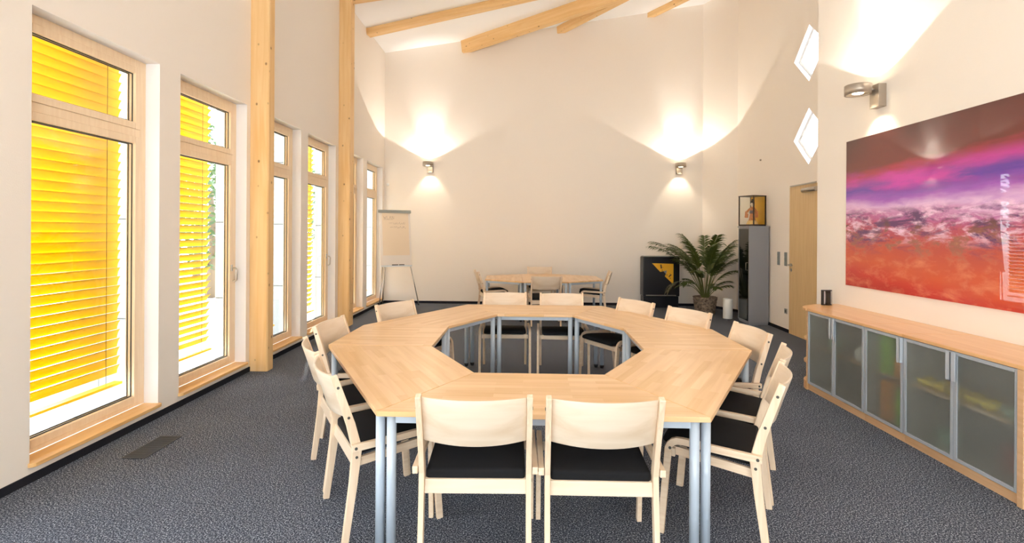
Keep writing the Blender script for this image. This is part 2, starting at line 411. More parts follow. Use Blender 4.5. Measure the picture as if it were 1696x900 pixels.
for i, (a, b) in enumerate(FW_ADDED):
    root = empty('window_%d' % (20 + i), (a, YF - 0.1, 0), kind='structure')
    f = MB(); W_ = b - a; f.box(0, .09, -.07, 0, .09, 3.595).box(W_ - .09, W_, -.07, 0, .09, 3.595).box(.09, W_ - .09, -.07, 0, .09, .18).box(.09, W_ - .09, -.07, 0, 3.5, 3.595).box(.09, W_ - .09, -.07, 0, 2.32, 2.44); f.build('window_frame', M['frame'], root)
    for z0_, z1_ in ((.18, 2.32), (2.44, 3.5)):
        f = MB(); f.box(.09, W_ - .09, -.04, -.034, z0_, z1_); f.build('pane', M['glass'], root)
mb = MB(); mb.box(XL - 0.22, 4.7, YF - 0.2, YB + 0.2, -0.12, 0)
tag(mb.build('floor', M['carpet']), kind='structure')
mb = MB(); x0, x1 = XL - 0.45, 4.9
mb.hexa([(x0, YF - .3, ceil_z(x0)), (x1, YF - .3, ceil_z(x1)), (x1, YB + .3, ceil_z(x1)), (x0, YB + .3, ceil_z(x0)), (x0, YF - .3, ceil_z(x0) + .2), (x1, YF - .3, ceil_z(x1) + .2), (x1, YB + .3, ceil_z(x1) + .2), (x0, YB + .3, ceil_z(x0) + .2)])
tag(mb.build('ceiling', M['ceiling']), kind='structure')

def base(name, pts, th=0.012, h=0.052):
    mb = MB()
    for a, b in zip(pts, pts[1:]):
        a = Vector((a[0], a[1], 0)); b = Vector((b[0], b[1], 0)); d = (b - a).normalized(); n = Vector((d.y, -d.x, 0)) * th
        U = lambda v, z: (v.x, v.y, z)
        mb.hexa([U(a, 0), U(b, 0), U(b + n, 0), U(a + n, 0), U(a, h), U(b, h), U(b + n, h), U(a + n, h)])
    return tag(mb.build(name, M['skirting']), kind='structure')
base('baseboard_left', [(XL, YF), (XL, YB)])
base('baseboard_back', [(XL, YB), C1, C2])
base('baseboard_recess', [C2, tuple(rp3((rw(DY1), 0)))[:2]])
base('baseboard_right', [(XR, 5.9), (XR, YF)])

# ------------------------------------------------------------ windows
def make_window(n, y0, y1, handle, sill=True):
    root = empty('window_%d' % n, (XL - 0.12, y0, 0), kind='structure')
    W = y1 - y0; fx0, fx1 = -0.08, 0.0       # local x: frame depth behind the reveal edge
    z0, z1 = WZ0 + 0.0275, WZ1; tz0, tz1 = 2.325, 2.455
    f = MB()
    f.box(fx0, fx1, 0, 0.062, z0, z1).box(fx0, fx1, W - 0.062, W, z0, z1)
    f.box(fx0, fx1, 0.062, W - 0.062, z0, z0 + 0.035).box(fx0, fx1, 0.062, W - 0.062, z1 - 0.062, z1)
    f.box(fx0, fx1, 0.062, W - 0.062, tz0 + 0.035, tz1 - 0.03)
    f.build('window_frame', M['frame'], root, bevel=0.004)
    for nm, a, b in (('upper_sash', tz1 - 0.03, z1 - 0.062), ('lower_sash', z0 + 0.035, tz0 + 0.035)):
        s = MB(); t = 0.055; q0, q1 = 0.062, W - 0.062; xs = 0.006
        s.box(fx0 + 0.01, xs, q0, q0 + t, a, b).box(fx0 + 0.01, xs, q1 - t, q1, a, b)
        s.box(fx0 + 0.01, xs, q0 + t, q1 - t, a, a + t).box(fx0 + 0.01, xs, q0 + t, q1 - t, b - t, b)
        so = s.build('sash', M['frame'], root, bevel=0.004)
        g = MB(); e = 0.008; i0, i1, j0, j1 = q0 + t, q1 - t, a + t, b - t
        for gx in (-0.018, -0.05):
            g.box(gx - .006, gx, i0, i0 + e, j0, j1).box(gx - .006, gx, i1 - e, i1, j0, j1).box(gx - .006, gx, i0, i1, j0, j0 + e).box(gx - .006, gx, i0, i1, j1 - e, j1)
        g.build('gasket', M['gasket'], so)
        p = MB(); p.box(-0.036, -0.030, i0 + .001, i1 - .001, j0 + .001, j1 - .001)
        p.build('pane', M['glass'], root)
    if handle:
        h = MB(); hy = W - 0.09; hz = 1.18
        h.box(0.006, 0.016, hy - 0.013, hy + 0.013, hz - 0.035, hz + 0.035)
        h.tube([(0.012, hy, hz), (0.05, hy, hz), (0.066, hy, hz - 0.012), (0.07, hy, hz - 0.03), (0.066, hy, hz - 0.13), (0.05, hy, hz - 0.142), (0.022, hy, hz - 0.142)], 0.0085, 10)
        h.build('handle', M['steel'], root, bevel=0.002)
    if sill:
        s = MB(); x1_ = 0.158; r = 0.03
        pts = [(0.0, 0.001), (0.12, 0.001), (0.12, -0.012)] + [(x1_ - r + r * math.sin(a), -0.012 + r - r * math.cos(a)) for a in [R(v) for v in (0, 20, 45, 70, 90)]]
        pts += [(x1_ - r + r * math.sin(a), W + 0.012 - r + r * math.cos(a)) for a in [R(v) for v in (90, 70, 45, 20, 0)]] + [(0.12, W + 0.012), (0.12, W - 0.001), (0.0, W - 0.001)]
        s.prism(pts, WZ0 + 0.0005, WZ0 + 0.0265)
        s.build('window_sill', M['sill'], root, bevel=0.003)
    return root
for i, (a, b) in enumerate(WIN): make_window(i + 1, a, b, i in (1, 3))
for i, (a, b) in enumerate(WIN_ADDED_BEHIND): make_window(i + 7, a, b, False)

# diamond windows in the recess wall
for i, (yc, zc) in enumerate(DIA):
    o3 = rp3((rw(yc), zc))
    root = empty('window_%d' % (10 + i), o3, 0, kind='structure')
    def loop(k, dep): return [rd * (sx * 0.44 * k) + Vector((0, 0, sz * 0.425 * k)) + rn * dep for sx, sz in ((-1, 0), (0, -1), (1, 0), (0, 1))]
    mb = MB(); A, B_, C_, D_ = loop(1, .08), loop(.86, .08), loop(.86, .15), loop(1, .15)
    v = [[mb.bm.verts.new(p) for p in l] for l in (A, B_, C_, D_)]
    for s in range(4):
        for k in range(4): mb.bm.faces.new((v[s][k], v[s][(k + 1) % 4], v[(s + 1) % 4][(k + 1) % 4], v[(s + 1) % 4][k]))
    mb.build('window_frame', M['white'], root, bevel=0.002)
    mb = MB(); a_, b_ = loop(.862, .105), loop(.862, .112)
    mb.hexa([a_[0], a_[1], a_[2], a_[3], b_[0], b_[1], b_[2], b_[3]]); mb.build('pane', M['glass'], root)

# ------------------------------------------------------------ door
dr = empty('door_1', rp3((rw(DY0), 0)), 0, kind='structure')
def dv(s, z, dep): return rd * s + Vector((0, 0, z)) + rn * dep
DW = rw(DY1) - rw(DY0)
def dbox(mb, s0, s1, z0, z1, d0, d1):
    return mb.hexa([dv(s0, z0, d0), dv(s1, z0, d0), dv(s1, z0, d1), dv(s0, z0, d1), dv(s0, z1, d0), dv(s1, z1, d0), dv(s1, z1, d1), dv(s0, z1, d1)])
mb = MB(); dbox(mb, 0.004, DW - 0.004, 0.006, DZ - 0.004, -0.03, 0.02); mb.build('door_leaf', M['door'], dr, bevel=0.003)
mb = MB(); hz = 1.10; hs = DW - 0.07
mb.tube([dv(hs, hz, -0.03), dv(hs, hz, -0.075), dv(hs - .012, hz, -0.085), dv(hs - 0.13, hz, -0.085)], 0.010, 10)
mb.build('handle', M['steel'], dr)
mb = MB(); mb.tube([dv(hs, hz, -0.0305), dv(hs, hz, -0.036)], 0.026, 18); mb.tube([dv(hs, hz - .08, -0.0305), dv(hs, hz - .08, -0.037)], 0.026, 18); mb.build('rosette', M['steel'], dr)
mb = MB(); mb.tube([dv(0.06, DZ - 0.09, -0.065), dv(0.42, DZ - 0.09, -0.065)], 0.034, 14); mb.build('door_closer', M['steel'], dr)
mb = MB(); dbox(mb, 0.10, DW - 0.06, DZ - 0.004, DZ + 0.016, -0.055, -0.035); mb.build('guide_rail', M['steel'], dr, bevel=0.002)

# ------------------------------------------------------------ timber posts and beams
def post(x0, x1, y0, y1, label):
    mb = MB(); c = 0.012; H = ceil_z(x1) + 0.01
    mb.prism([(0, 0), (x1 - x0 - c, 0), (x1 - x0, c), (x1 - x0, y1 - y0 - c), (x1 - x0 - c, y1 - y0), (0, y1 - y0)], 0, H)
    o = mb.build('timber_post', M['spruce'], loc=(x0, y0, 0)); tag(o, label, 'post', 'spruce posts along the window wall')
post(XL + .001, -2.872, 5.57, 5.71, 'knotty spruce post nearer the camera, between second and third window')
post(XL + .001, -2.885, 8.27, 8.47, 'knotty spruce post farther from the camera, between fourth and fifth window')

def beam(p, q, wd, hh, label, zoff=0.0):
    """rafter hanging below the sloping ceiling, from p to q in plan"""
    P = Vector((p[0], p[1], ceil_z(p[0]) + zoff)); Q = Vector((q[0], q[1], ceil_z(q[0]) + zoff))
    d = Q - P; L_ = d.length; X = d.normalized(); Y = Vector((0, 0, 1)).cross(X).normalized(); Z = X.cross(Y)
    mb = MB()
    mb.hexa([(0, -wd / 2, -hh), (L_, -wd / 2, -hh), (L_, wd / 2, -hh), (0, wd / 2, -hh), (0, -wd / 2, 0.01), (L_, -wd / 2, 0.01), (L_, wd / 2, 0.01), (0, wd / 2, 0.01)])
    o = mb.build('ceiling_beam', M['spruce_x'], bevel=0.006)
    o.matrix_world = Matrix.Translation(P) @ Matrix((X, Y, Z)).transposed().to_4x4()
    tag(o, label, 'beam', 'spruce rafters under the sloping ceiling')
beam((XL, 8.40), (4.2, 8.40), 0.14, 0.13, 'spruce rafter resting on the farther timber post')
beam((XL, 9.79), (4.1, 8.62), 0.16, 0.13, 'spruce rafter crossing the ceiling above the flip chart corner')
beam((-1.36, YB), (3.2, 8.95), 0.14, 0.27, 'deep spruce rafter starting at the back wall over the left lamp')
beam((0.78, YB), (2.6, 9.20), 0.14, 0.16, 'spruce rafter starting at the middle of the back wall', -0.0)
beam((2.74, YB), (4.6, 9.0), 0.12, 0.11, 'short spruce rafter starting near the right end of the back wall')

# ------------------------------------------------------------ yellow outside blinds
def make_blind(y0, y1, label, tilt_deg=54):
    root = empty('window_blind', (-3.375, y0, 0), 0, label, 'blind', 'yellow outside blinds')
    Wd = y1 - y0; pitch = 0.0735; wd = 0.080; tilt = R(tilt_deg); z = 2.93; k = 0
    mb = MB(); n = 5; pr = []
    for i in range(n + 1):
        u = (i / n - 0.5) * wd; h = 0.006 * (1 - (2 * i / n - 1) ** 2)
        pr.append((u * math.cos(tilt) - h * math.sin(tilt), u * math.sin(tilt) + h * math.cos(tilt)))
    rows = []
    for (x, zz) in pr: rows.append((mb.bm.verts.new((x, 0, zz)), mb.bm.verts.new((x, Wd, zz))))
    for a, b in zip(rows, rows[1:]):
        f = mb.bm.faces.new((a[0], b[0], b[1], a[1])); f.smooth = True
    first = mb.build('slat', M['blind'], root, loc=(0, 0, z))
    so = first.modifiers.new('thick', 'SOLIDIFY'); so.thickness = 0.0012
    while z - pitch > 0.36:
        z -= pitch; c = first.copy(); COL.objects.link(c); c.parent = root; c.location = (0, 0, z)
    mb = MB(); mb.box(-0.04, 0.04, 0, Wd, 2.96, 3.03); mb.build('head_box', M['alu'], root)
    mb = MB(); mb.box(-0.035, 0.035, 0, Wd, 0.305, 0.325); mb.build('bottom_rail', M['blind'], root)
    for yy in (0.16, Wd - 0.16):
        mb = MB()
        for xx in (-0.03, 0.03): mb.box(xx - .0012, xx + .0012, yy - .0012, yy + .0012, 0.31, 2.98)
        mb.build('ladder_cord', M['black_plastic'], root)
    return root
nm = ['first (nearest)', 'second', 'third', 'fourth', 'fifth', 'sixth (farthest)']
lab = ['yellow slatted blind outside the large nearest window', 'yellow slatted blind outside the window left of the nearer timber post',
       'yellow slatted blind outside the window just right of the nearer post', 'yellow slatted blind outside the window left of the farther timber post',
       'yellow slatted blind outside the window half hidden by the farther post', 'yellow slatted blind added outside the window beside the flip chart to block sun']
for i, (a, b) in enumerate(WIN): make_blind(a + 0.02, b - (0.06 if i == 0 else 0.2), lab[i], 70 if i == 0 else 54)  # the sixth blind is added to keep direct sun off the floor

# ------------------------------------------------------------ wall lamps
def spot(loc, direction, power, size_deg, blend, color, rad=0.02):
    l = bpy.data.lights.new('lamp_light', 'SPOT'); l.energy = power; l.spot_size = R(size_deg); l.spot_blend = blend; l.color = color; l.shadow_soft_size = rad
    o = bpy.data.objects.new('lamp_light', l); COL.objects.link(o); o.location = loc
    o.rotation_euler = Vector(direction).to_track_quat('-Z', 'Y').to_euler(); return o
def make_sconce(loc, rz, label, power=1.0):
    """local +Y points into the wall; the puck sits in front of a small box"""
    root = empty('wall_lamp', loc, rz, label, 'wall lamp', 'nickel up and down wall lamps')
    mb = MB(); mb.box(-0.062, 0.062, -0.075, 0.0, -0.12, 0.10); mb.build('wall_box', M['nickel'], root, bevel=0.003)
    mb = MB(); mb.tube([(0.0, -0.075, 0.055), (0.0, -0.105, 0.055)], 0.012, 12); mb.build('pin', M['steel'], root)
    pc = (-0.02, -0.215, 0.055); n = 36
    mb = MB(); mb.lathe([(0.094, -0.045), (0.112, -0.045), (0.112, 0.045), (0.104, 0.045), (0.10, 0.02), (0.0, 0.02)], pc, n)
    mb.lathe([(0.094, -0.045), (0.09, -0.03), (0.0, -0.03)], pc, n); mb.build('puck_housing', M['nickel'], root)
    mb = MB(); mb.lathe([(0.0, 0.026), (0.07, 0.026), (0.07, 0.022)], pc, n); mb.build('upper_lens', M['lamp_glow'], root)
    mb = MB(); mb.lathe([(0.0, -0.036), (0.045, -0.036), (0.045, -0.032)], pc, n); mb.build('lower_lens', M['lamp_glow'], root)
    m = Matrix.Translation(loc) @ Matrix.Rotation(rz, 4, 'Z')
    up = m @ Vector((-0.02, -0.215, 0.115)); dn = m @ Vector((-0.0, -0.16, -0.02))
    d = m.to_3x3()
    for q, (po, sz, bl, c, di, p) in enumerate(((UP_WIDE, 124, 0.06, (1.0, 0.93, 0.85), (0, 0.05, 1), up), (UP_CORE, 52, 1.0, (1.0, 0.95, 0.9), (0, 0.26, 1), up), (DOWN, 88, 0.6, (1.0, 0.86, 0.66), (0, 0.08, -1), dn))):
        o = spot((0, 0, 0), d @ Vector(di), po * power, sz, bl, c)
        o.location = p
    return root
make_sconce((-2.05, YB - 0.001, 3.02), 0, 'nickel wall lamp at the left end of the back wall')
make_sconce((3.42, YB - 0.064, 3.0), 0, 'nickel wall lamp on the back wall above the palm')
make_sconce((XR - 0.001, 4.86, 2.93), -PI / 2, 'nickel wall lamp on the right wall above the large picture', 0.85)
make_sconce((XR - 0.001, 0.2, 2.93), -PI / 2, 'added fill lamp in nickel on the right wall, unseen behind the viewer', 1.5)  # this lamp and the next two are added out of view for bounce light
make_sconce((-1.8, YF + 0.001, 2.93), PI, 'added fill lamp in nickel on the unseen wall behind the viewer, window side', 1.5)
make_sconce((1.9, YF + 0.001, 2.93), PI, 'added fill lamp in nickel on the unseen wall behind the viewer, cabinet side', 1.5)

# ------------------------------------------------------------ tables
K = 0.8 * math.sqrt(3) / 2
TZ = 0.72
def make_table(kind, wd=0.8, dp=0.8):
    """kind 'trapezoid': long edge 1.6 on y=0 from x=-.8 to .8, short edge at y=K;  'square': x 0..wd, y 0..dp"""
    root = empty('trapezoid_table' if kind == 't' else 'square_table')
    e = 0.0016
    if kind == 't':
        out = [(-0.8 + e * 1.7, e), (0.8 - e * 1.7, e), (0.4 - e * .6, K - e), (-0.4 + e * .6, K - e)]
        legs = [(-0.8 + .066, .038), (0.8 - .066, .038), (0.4 - .0225, K - .038), (-0.4 + .0225, K - .038)]
    else:
        out = [(e, e), (wd - e, e), (wd - e, dp - e), (e, dp - e)]
        legs = [(.038, .038), (wd - .038, .038), (wd - .038, dp - .038), (.038, dp - .038)]
    mb = MB(); mb.prism(out, TZ - 0.026, TZ); mb.build('tabletop', M['beech_top'], root, bevel=0.0025)
    for (x, y) in legs:
        mb = MB(); mb.lathe([(0.0, 0.035), (0.0235, 0.035), (0.0235, TZ - 0.0265), (0.0, TZ - 0.0265)], (x, y, 0), 20)
        lo = mb.build('leg', M['lacquer'], root)
        mb = MB(); mb.lathe([(0.0, 0.0), (0.019, 0.0), (0.021, 0.008), (0.021, 0.012), (0.0255, 0.014), (0.0255, 0.036), (0.0, 0.036)], (x, y, 0), 20)
        mb.build('foot_cap', M['black_plastic'], lo)
    for i in range(4):
        a = Vector((*legs[i], TZ - 0.046)); b = Vector((*legs[(i + 1) % 4], TZ - 0.046)); d = (b - a).normalized()
        mb = MB(); mb.sweep([a + d * .021, b - d * .021], (0, 0, 1), 0.019, 0.011); mb.build('apron', M['lacquer'], root, bevel=0.002)
    return root
RC = Matrix.Translation((0.134 - 0.0205 * 3.765, 3.765, 0)) @ Matrix.Rotation(0.0, 4, 'Z')
cy_, sy_ = math.cos(0.0205), math.sin(0.0205)
RCX, RCY = 0.118, 3.768
ROT = -0.0136
REC = 0.812
def ringpt(x, y):
    c, s = math.cos(ROT), math.sin(ROT); return (RCX + c * x - s * y, RCY + s * x + c * y)
ring_labels = {
    -90: 'front trapezoid table of the ring, behind the two nearest chairs',
    -150: 'trapezoid table at the front left of the ring',
    -30: 'trapezoid table at the front right of the ring, two chairs on its outer side',
    90: 'back trapezoid table of the ring, toward the small table group',
    150: 'trapezoid table at the back left of the ring, toward the flip chart',
    30: 'trapezoid table at the back right of the ring, toward the palm'}
tproto = make_table('t'); first = True
def place_t(cx, cy, ang, rot, label, group):
    global first
    o = tproto if first else dup_tree(tproto); first = False
    n = Vector((math.cos(ang), math.sin(ang), 0)) * (2 * K)
    o.location = (cx + n.x, cy + n.y, 0); o.rotation_euler = (0, 0, ang + PI / 2); tag(o, label, 'table', group)
for dg, lb in ring_labels.items():
    x, y = ringpt(0, 0 if dg < 0 else REC)
    place_t(x, y, R(dg) + ROT, 0, lb, 'ring of beech tables')
sproto = make_table('s', 0.8, REC); sfirst = True
def place_s(loc, rz, label, group):
    global sfirst
    o = sproto if sfirst else dup_tree(sproto); sfirst = False
    o.location = (loc[0], loc[1], 0); o.rotation_euler = (0, 0, rz); tag(o, label, 'table', group)
place_s(ringpt(-1.6, 0), ROT, 'square table at the left side of the ring', 'ring of beech tables')
place_s(ringpt(0.8, 0), ROT, 'square table at the right side of the ring', 'ring of beech tables')
# small group at the back: two squares between two trapezoids
BX, BY, BR = 0.02, 8.80, R(1.5)
def bp(x, y): c, s = math.cos(BR), math.sin(BR); return (BX + c * x - s * y, BY + s * x + c * y)
def place_t2(mid, rz, label):
    o = dup_tree(tproto); o.location = (mid[0], mid[1], 0); o.rotation_euler = (0, 0, rz); tag(o, label, 'table', 'small table group at the back')
place_t2(bp(0, 0.8), BR + PI / 2, 'trapezoid table at the left of the small back table group')
place_t2(bp(0.8 + 0.0, 0.8), BR - PI / 2, 'trapezoid table at the right of the small back table group')
place_s(bp(0, 0), BR, 'square table of the small back group, nearer the ring', 'small table group at the back')
sq = place_s(bp(0, REC), BR, 'square table of the small back group, toward the back wall', 'small table group at the back')

# ------------------------------------------------------------ chairs (local +Y = facing direction)
def make_chair():
    root = empty('chair'); hw = 0.262; pt = 0.026; zt = 0.86
    post_path = [(-0.262, 0.0), (-0.222, 0.30), (-0.205, 0.47), (-0.236, 0.60), (-0.322, zt)]
    for s in (-1, 1):
        mb = MB(); x = s * (hw - pt / 2)
        prof = [0.017, 0.021, 0.0245, 0.022, 0.0165]
        mb.sweep([(x, y, z) for y, z in post_path], (1, 0, 0), pt / 2, lambda t: prof[int(round(t * 4))])
        p = mb.build('leg', M['beech'], root, bevel=0.003)
        for yy, zz in ((-0.302, 0.80), (-0.249, 0.64), (-0.208, 0.43)):
            b = MB(); xx = s * (hw + 0.0005); b.tube([(xx - s * .004, yy, zz), (xx + s * .002, yy, zz)], 0.0072, 10); b.build('bolt', M['gasket'], p)
        # bent-wood front leg running back as the side rail
        mb = MB(); x = s * (hw + 0.016); ctr = (0.150, 0.445); r = 0.058
        path = [(0.243, 0.0), (0.226, 0.22), (0.2085, 0.43)]
        path += [(ctr[0] + r * math.cos(R(a)), ctr[1] + r * math.sin(R(a))) for a in (12, 34, 56, 78)] + [(0.13, 0.5035), (-0.02, 0.496), (-0.238, 0.487)]
        mb.sweep([(x, y, z) for y, z in path], (1, 0, 0), 0.013, 0.0175)
        q = mb.build('leg', M['beech_rail'], root, bevel=0.003)
        for yy, zz in ((-0.218, 0.487), (0.196, 0.462)):
            b = MB(); xx = x + s * 0.0135; b.tube([(xx - s * .004, yy, zz), (xx + s * .002, yy, zz)], 0.0078, 10); b.build('bolt', M['gasket'], q)
        mb = MB(); x = s * (hw - pt - 0.011); mb.sweep([(x, 0.195, 0.432), (x, -0.20, 0.392)], (1, 0, 0), 0.0105, 0.022)
        mb.build('seat_rail', M['beech_rail'], root, bevel=0.002)
    mb = MB(); mb.hexa([(-hw + pt, -0.222, 0.372), (hw - pt, -0.222, 0.372), (hw - pt, -0.204, 0.376), (-hw + pt, -0.204, 0.376), (-hw + pt, -0.213, 0.434), (hw - pt, -0.213, 0.434), (hw - pt, -0.195, 0.438), (-hw + pt, -0.195, 0.438)])
    mb.build('rear_apron', M['veneer'], root, bevel=0.002)
    mb = MB(); mb.box(-hw + 0.004, hw - 0.004, 0.176, 0.194, 0.405, 0.448); mb.build('front_apron', M['veneer'], root, bevel=0.002)
    # seat cushion: rounded, slightly domed, waterfall front
    mb = MB(); nx, ny = 8, 8; W = hw - pt - 0.003; y0, y1 = -0.205, 0.245
    def sz(u, v):
        yy = y0 + (y1 - y0) * v
        base_ = 0.426 + (yy + 0.2) * 0.085
        dome = 0.012 * (1 - (2 * u - 1) ** 4) * math.sin(PI * min(1, max(0, v)))
        return base_, base_ + 0.052 + dome - (0.02 * max(0, (v - 0.8) / 0.2) ** 2)
    T = [[mb.bm.verts.new(((2 * i / nx - 1) * W, y0 + (y1 - y0) * j / ny, sz(i / nx, j / ny)[1])) for i in range(nx + 1)] for j in range(ny + 1)]
    Bt = [[mb.bm.verts.new(((2 * i / nx - 1) * W, y0 + (y1 - y0) * j / ny, sz(i / nx, j / ny)[0])) for i in range(nx + 1)] for j in range(ny + 1)]
    for j in range(ny):
        for i in range(nx):
            mb.bm.faces.new((T[j][i], T[j][i + 1], T[j + 1][i + 1], T[j + 1][i])).smooth = True
            mb.bm.faces.new((Bt[j][i], Bt[j + 1][i], Bt[j + 1][i + 1], Bt[j][i + 1]))
    for i in range(nx):
        mb.bm.faces.new((T[0][i], Bt[0][i], Bt[0][i + 1], T[0][i + 1])); mb.bm.faces.new((T[ny][i], T[ny][i + 1], Bt[ny][i + 1], Bt[ny][i]))
    for j in range(ny):
        mb.bm.faces.new((T[j][0], T[j + 1][0], Bt[j + 1][0], Bt[j][0])); mb.bm.faces.new((T[j][nx], Bt[j][nx], Bt[j + 1][nx], T[j + 1][nx]))
    so = mb.build('seat', M['black_cloth'], root, bevel=0.021, seg=4); so.modifiers['bevel'].angle_limit = R(50)
    for p in so.data.polygons: p.use_smooth = True
    # curved veneer backrest between the posts
    mb = MB(); n = 16; zr = [(0.632, -0.247), (0.74, -0.283), (0.852, -0.320)]; th = 0.011; W = hw - pt
    def P(u, k, off):
        z, y = zr[k]; bow = 0.052 * (1 - u * u); sag = 0.010 * (1 - u * u) * (-1 if k == 0 else 0)
        return (u * W, y + 0.012 - bow + off, z + sag)
    F = [[mb.bm.verts.new(P(2 * i / n - 1, k, 0)) for k in range(3)] for i in range(n + 1)]
    G = [[mb.bm.verts.new(P(2 * i / n - 1, k, -th)) for k in range(3)] for i in range(n + 1)]
    for i in range(n):
        for k in range(2):
            mb.bm.faces.new((F[i][k], F[i][k + 1], F[i + 1][k + 1], F[i + 1][k])).smooth = True
            mb.bm.faces.new((G[i][k], G[i + 1][k], G[i + 1][k + 1], G[i][k + 1])).smooth = True
        mb.bm.faces.new((F[i][2], G[i][2], G[i + 1][2], F[i + 1][2])); mb.bm.faces.new((F[i][0], F[i + 1][0], G[i + 1][0], G[i][0]))
    for i in (0, n):
        for k in range(2): mb.bm.faces.new((F[i][k], G[i][k], G[i][k + 1], F[i][k + 1]))
    mb.build('backrest', M['veneer'], root, bevel=0.002)
    return root
cproto = make_chair(); cfirst = True
def chair(top, head, label, group='beech chairs around the ring'):
    """top: where the middle of the back's top edge stands in plan; head: facing direction in degrees"""
    global cfirst
    o = cproto if cfirst else dup_tree(cproto); cfirst = False
    h = R(head); o.location = (top[0] + 0.32 * math.cos(h), top[1] + 0.32 * math.sin(h), 0); o.rotation_euler = (0, 0, h - PI / 2)
    tag(o, label, 'chair', group); return o
chair((-0.210, 2.215), 91.0, 'beech chair seen from behind, left of the two nearest')
chair((0.372, 2.210), 89.6, 'beech chair seen from behind, right of the two nearest')
chair((-1.075, 2.70), 32.0, 'beech chair at front left table, nearer of the two')
chair((-1.365, 3.195), 31.0, 'beech chair at front left table, farther of the two, mostly hidden')
chair((-1.575, 4.05), -4.0, 'beech chair at the left square table, its back turned to the windows')
chair((-1.314, 5.13), -31.6, 'beech chair at the back left table, only its backrest seen, near the flip chart')
chair((-0.204, 6.06), -88.0, 'left one of two beech chairs at the back table of the ring')
chair((0.478, 6.03), -92.0, 'right one of two beech chairs at the back table of the ring')
chair((1.245, 5.44), -148.0, 'beech chair at the back right table, the one nearer the black cabinet')
chair((1.610, 4.82), -151.0, 'beech chair at the back right table, the one nearer the palm pot')
chair((1.80, 3.93), -176.0, 'beech chair at the right square table, facing the windows')
chair((1.375, 2.66), 153.0, 'nearest beech chair on the right side of the ring, shown from its side')
chair((1.635, 3.145), 152.0, 'beech chair on the right side, hidden behind the nearest side-on one')
g2 = 'beech chairs at the small back table group'
chair((0.415, 8.36), 93.0, 'beech chair seen from behind at the small back table group', g2)
chair((0.373, 10.62), -88.0, 'beech chair behind the small back table group against the back wall side', g2)
chair((-0.86, 9.42), 14.0, 'beech chair at the left end of the small back table group', g2)
chair((1.66, 9.46), 172.0, 'beech chair at the right end of the small back table group', g2)

# ------------------------------------------------------------ sideboard units
XF = 2.92
def unit(y0, y1, doors, handles, label, name='sideboard_unit'):
    root = empty(name, (XF, y0, 0), 0, label, 'cabinet', 'beech sideboard units with frosted doors')
    D = XR - XF - 0.004; W = y1 - y0; t = 0.018; Z0, Z1 = 0.062, 0.805
    mb = MB(); mb.box(0.02, D, 0.001, t, Z0, Z1).box(0.02, D, W - t, W - 0.001, Z0, Z1).box(0.02, D, t, W - t, Z0, Z0 + t).box(0.02, D, t, W - t, Z1 - t, Z1).box(D - 0.008, D, t, W - t, Z0 + t, Z1 - t)
    mb.build('carcass', M['cab_inside'], root)
    mb = MB(); mb.box(0.055, D - 0.01, t, W - t, 0.435, 0.453); mb.build('shelf', M['pine_light'], root)
    mb = MB(); mb.box(0.012, D, 0.0005, W - 0.0005, 0, Z0 - 0.001); mb.build('plinth', M['plinth'], root, bevel=0.002)
    n = doors; dw = W / n
    for i in range(n):
        a, b = i * dw + 0.0015, (i + 1) * dw - 0.0015; f = 0.024; z0, z1 = Z0 + 0.006, Z1 - 0.004
        mb = MB(); mb.box(0, 0.019, a, a + f, z0, z1).box(0, 0.019, b - f, b, z0, z1).box(0, 0.019, a + f, b - f, z0, z0 + f).box(0, 0.019, a + f, b - f, z1 - f, z1)
        d = mb.build('door', M['alu'], root, bevel=0.0015)
        mb = MB(); mb.box(0.006, 0.011, a + f - .002, b - f + .002, z0 + f - .002, z1 - f + .002); mb.build('frosted_pane', M['frosted'], d)
        if handles[i]:
            hy = a + 0.002 if handles[i] < 0 else b - 0.036
            mb = MB(); mb.box(-0.024, -0.02, hy, hy + 0.034, 0.605, z1 - 0.004); mb.box(-0.024, 0.0, (hy + 0.030 if handles[i] > 0 else hy), (hy + 0.034 if handles[i] > 0 else hy + 0.004), 0.605, z1 - 0.004)
            mb.build('handle', M['handle_alu'], d, bevel=0.0008)
    return root
def top_board(pts, label):
    xs = [p[0] for p in pts]; ys = [p[1] for p in pts]; o3 = (min(xs), min(ys), 0.806)
    mb = MB(); mb.prism([(p[0] - o3[0], p[1] - o3[1]) for p in pts], 0, 0.024)
    o = mb.build('worktop', M['counter'], bevel=0.003, loc=o3); return tag(o, label, 'worktop', 'beech worktops on the sideboard')
# handle sign: +1 at the far side, -1 at the near side (y grows away from the camera)
unit(4.31, 5.145, 2, (1, -1), 'far sideboard unit with two frosted glass doors')
unit(3.875, 4.305, 1, (-1,), 'middle sideboard unit with one frosted door, green and orange folders inside')
unit(2.985, 3.87, 2, (1, -1), 'near sideboard unit with two frosted doors, yellow bowls inside')
x0 = XF - 0.012; x1 = XR - 0.003
top_board([(x0, 4.309), (x1, 4.309), (x1, 5.147), (x0, 5.147)], 'beech worktop board over the far sideboard unit')
top_board([(x0, 3.874), (x1, 3.874), (x1, 4.307), (x0, 4.307)], 'beech worktop board over the middle sideboard unit')
top_board([(x0, 2.943), (x1, 2.943), (x1, 3.872), (x0, 3.872)], 'beech worktop board over the near sideboard unit')
mb = MB(); mb.box(0, x1 - x0, 0, 0.038, 0, 0.805); tag(mb.build('end_panel', M['plinth'], loc=(x0, 2.944, 0), bevel=0.002), 'upright beech end panel closing the near end of the sideboard', 'panel')
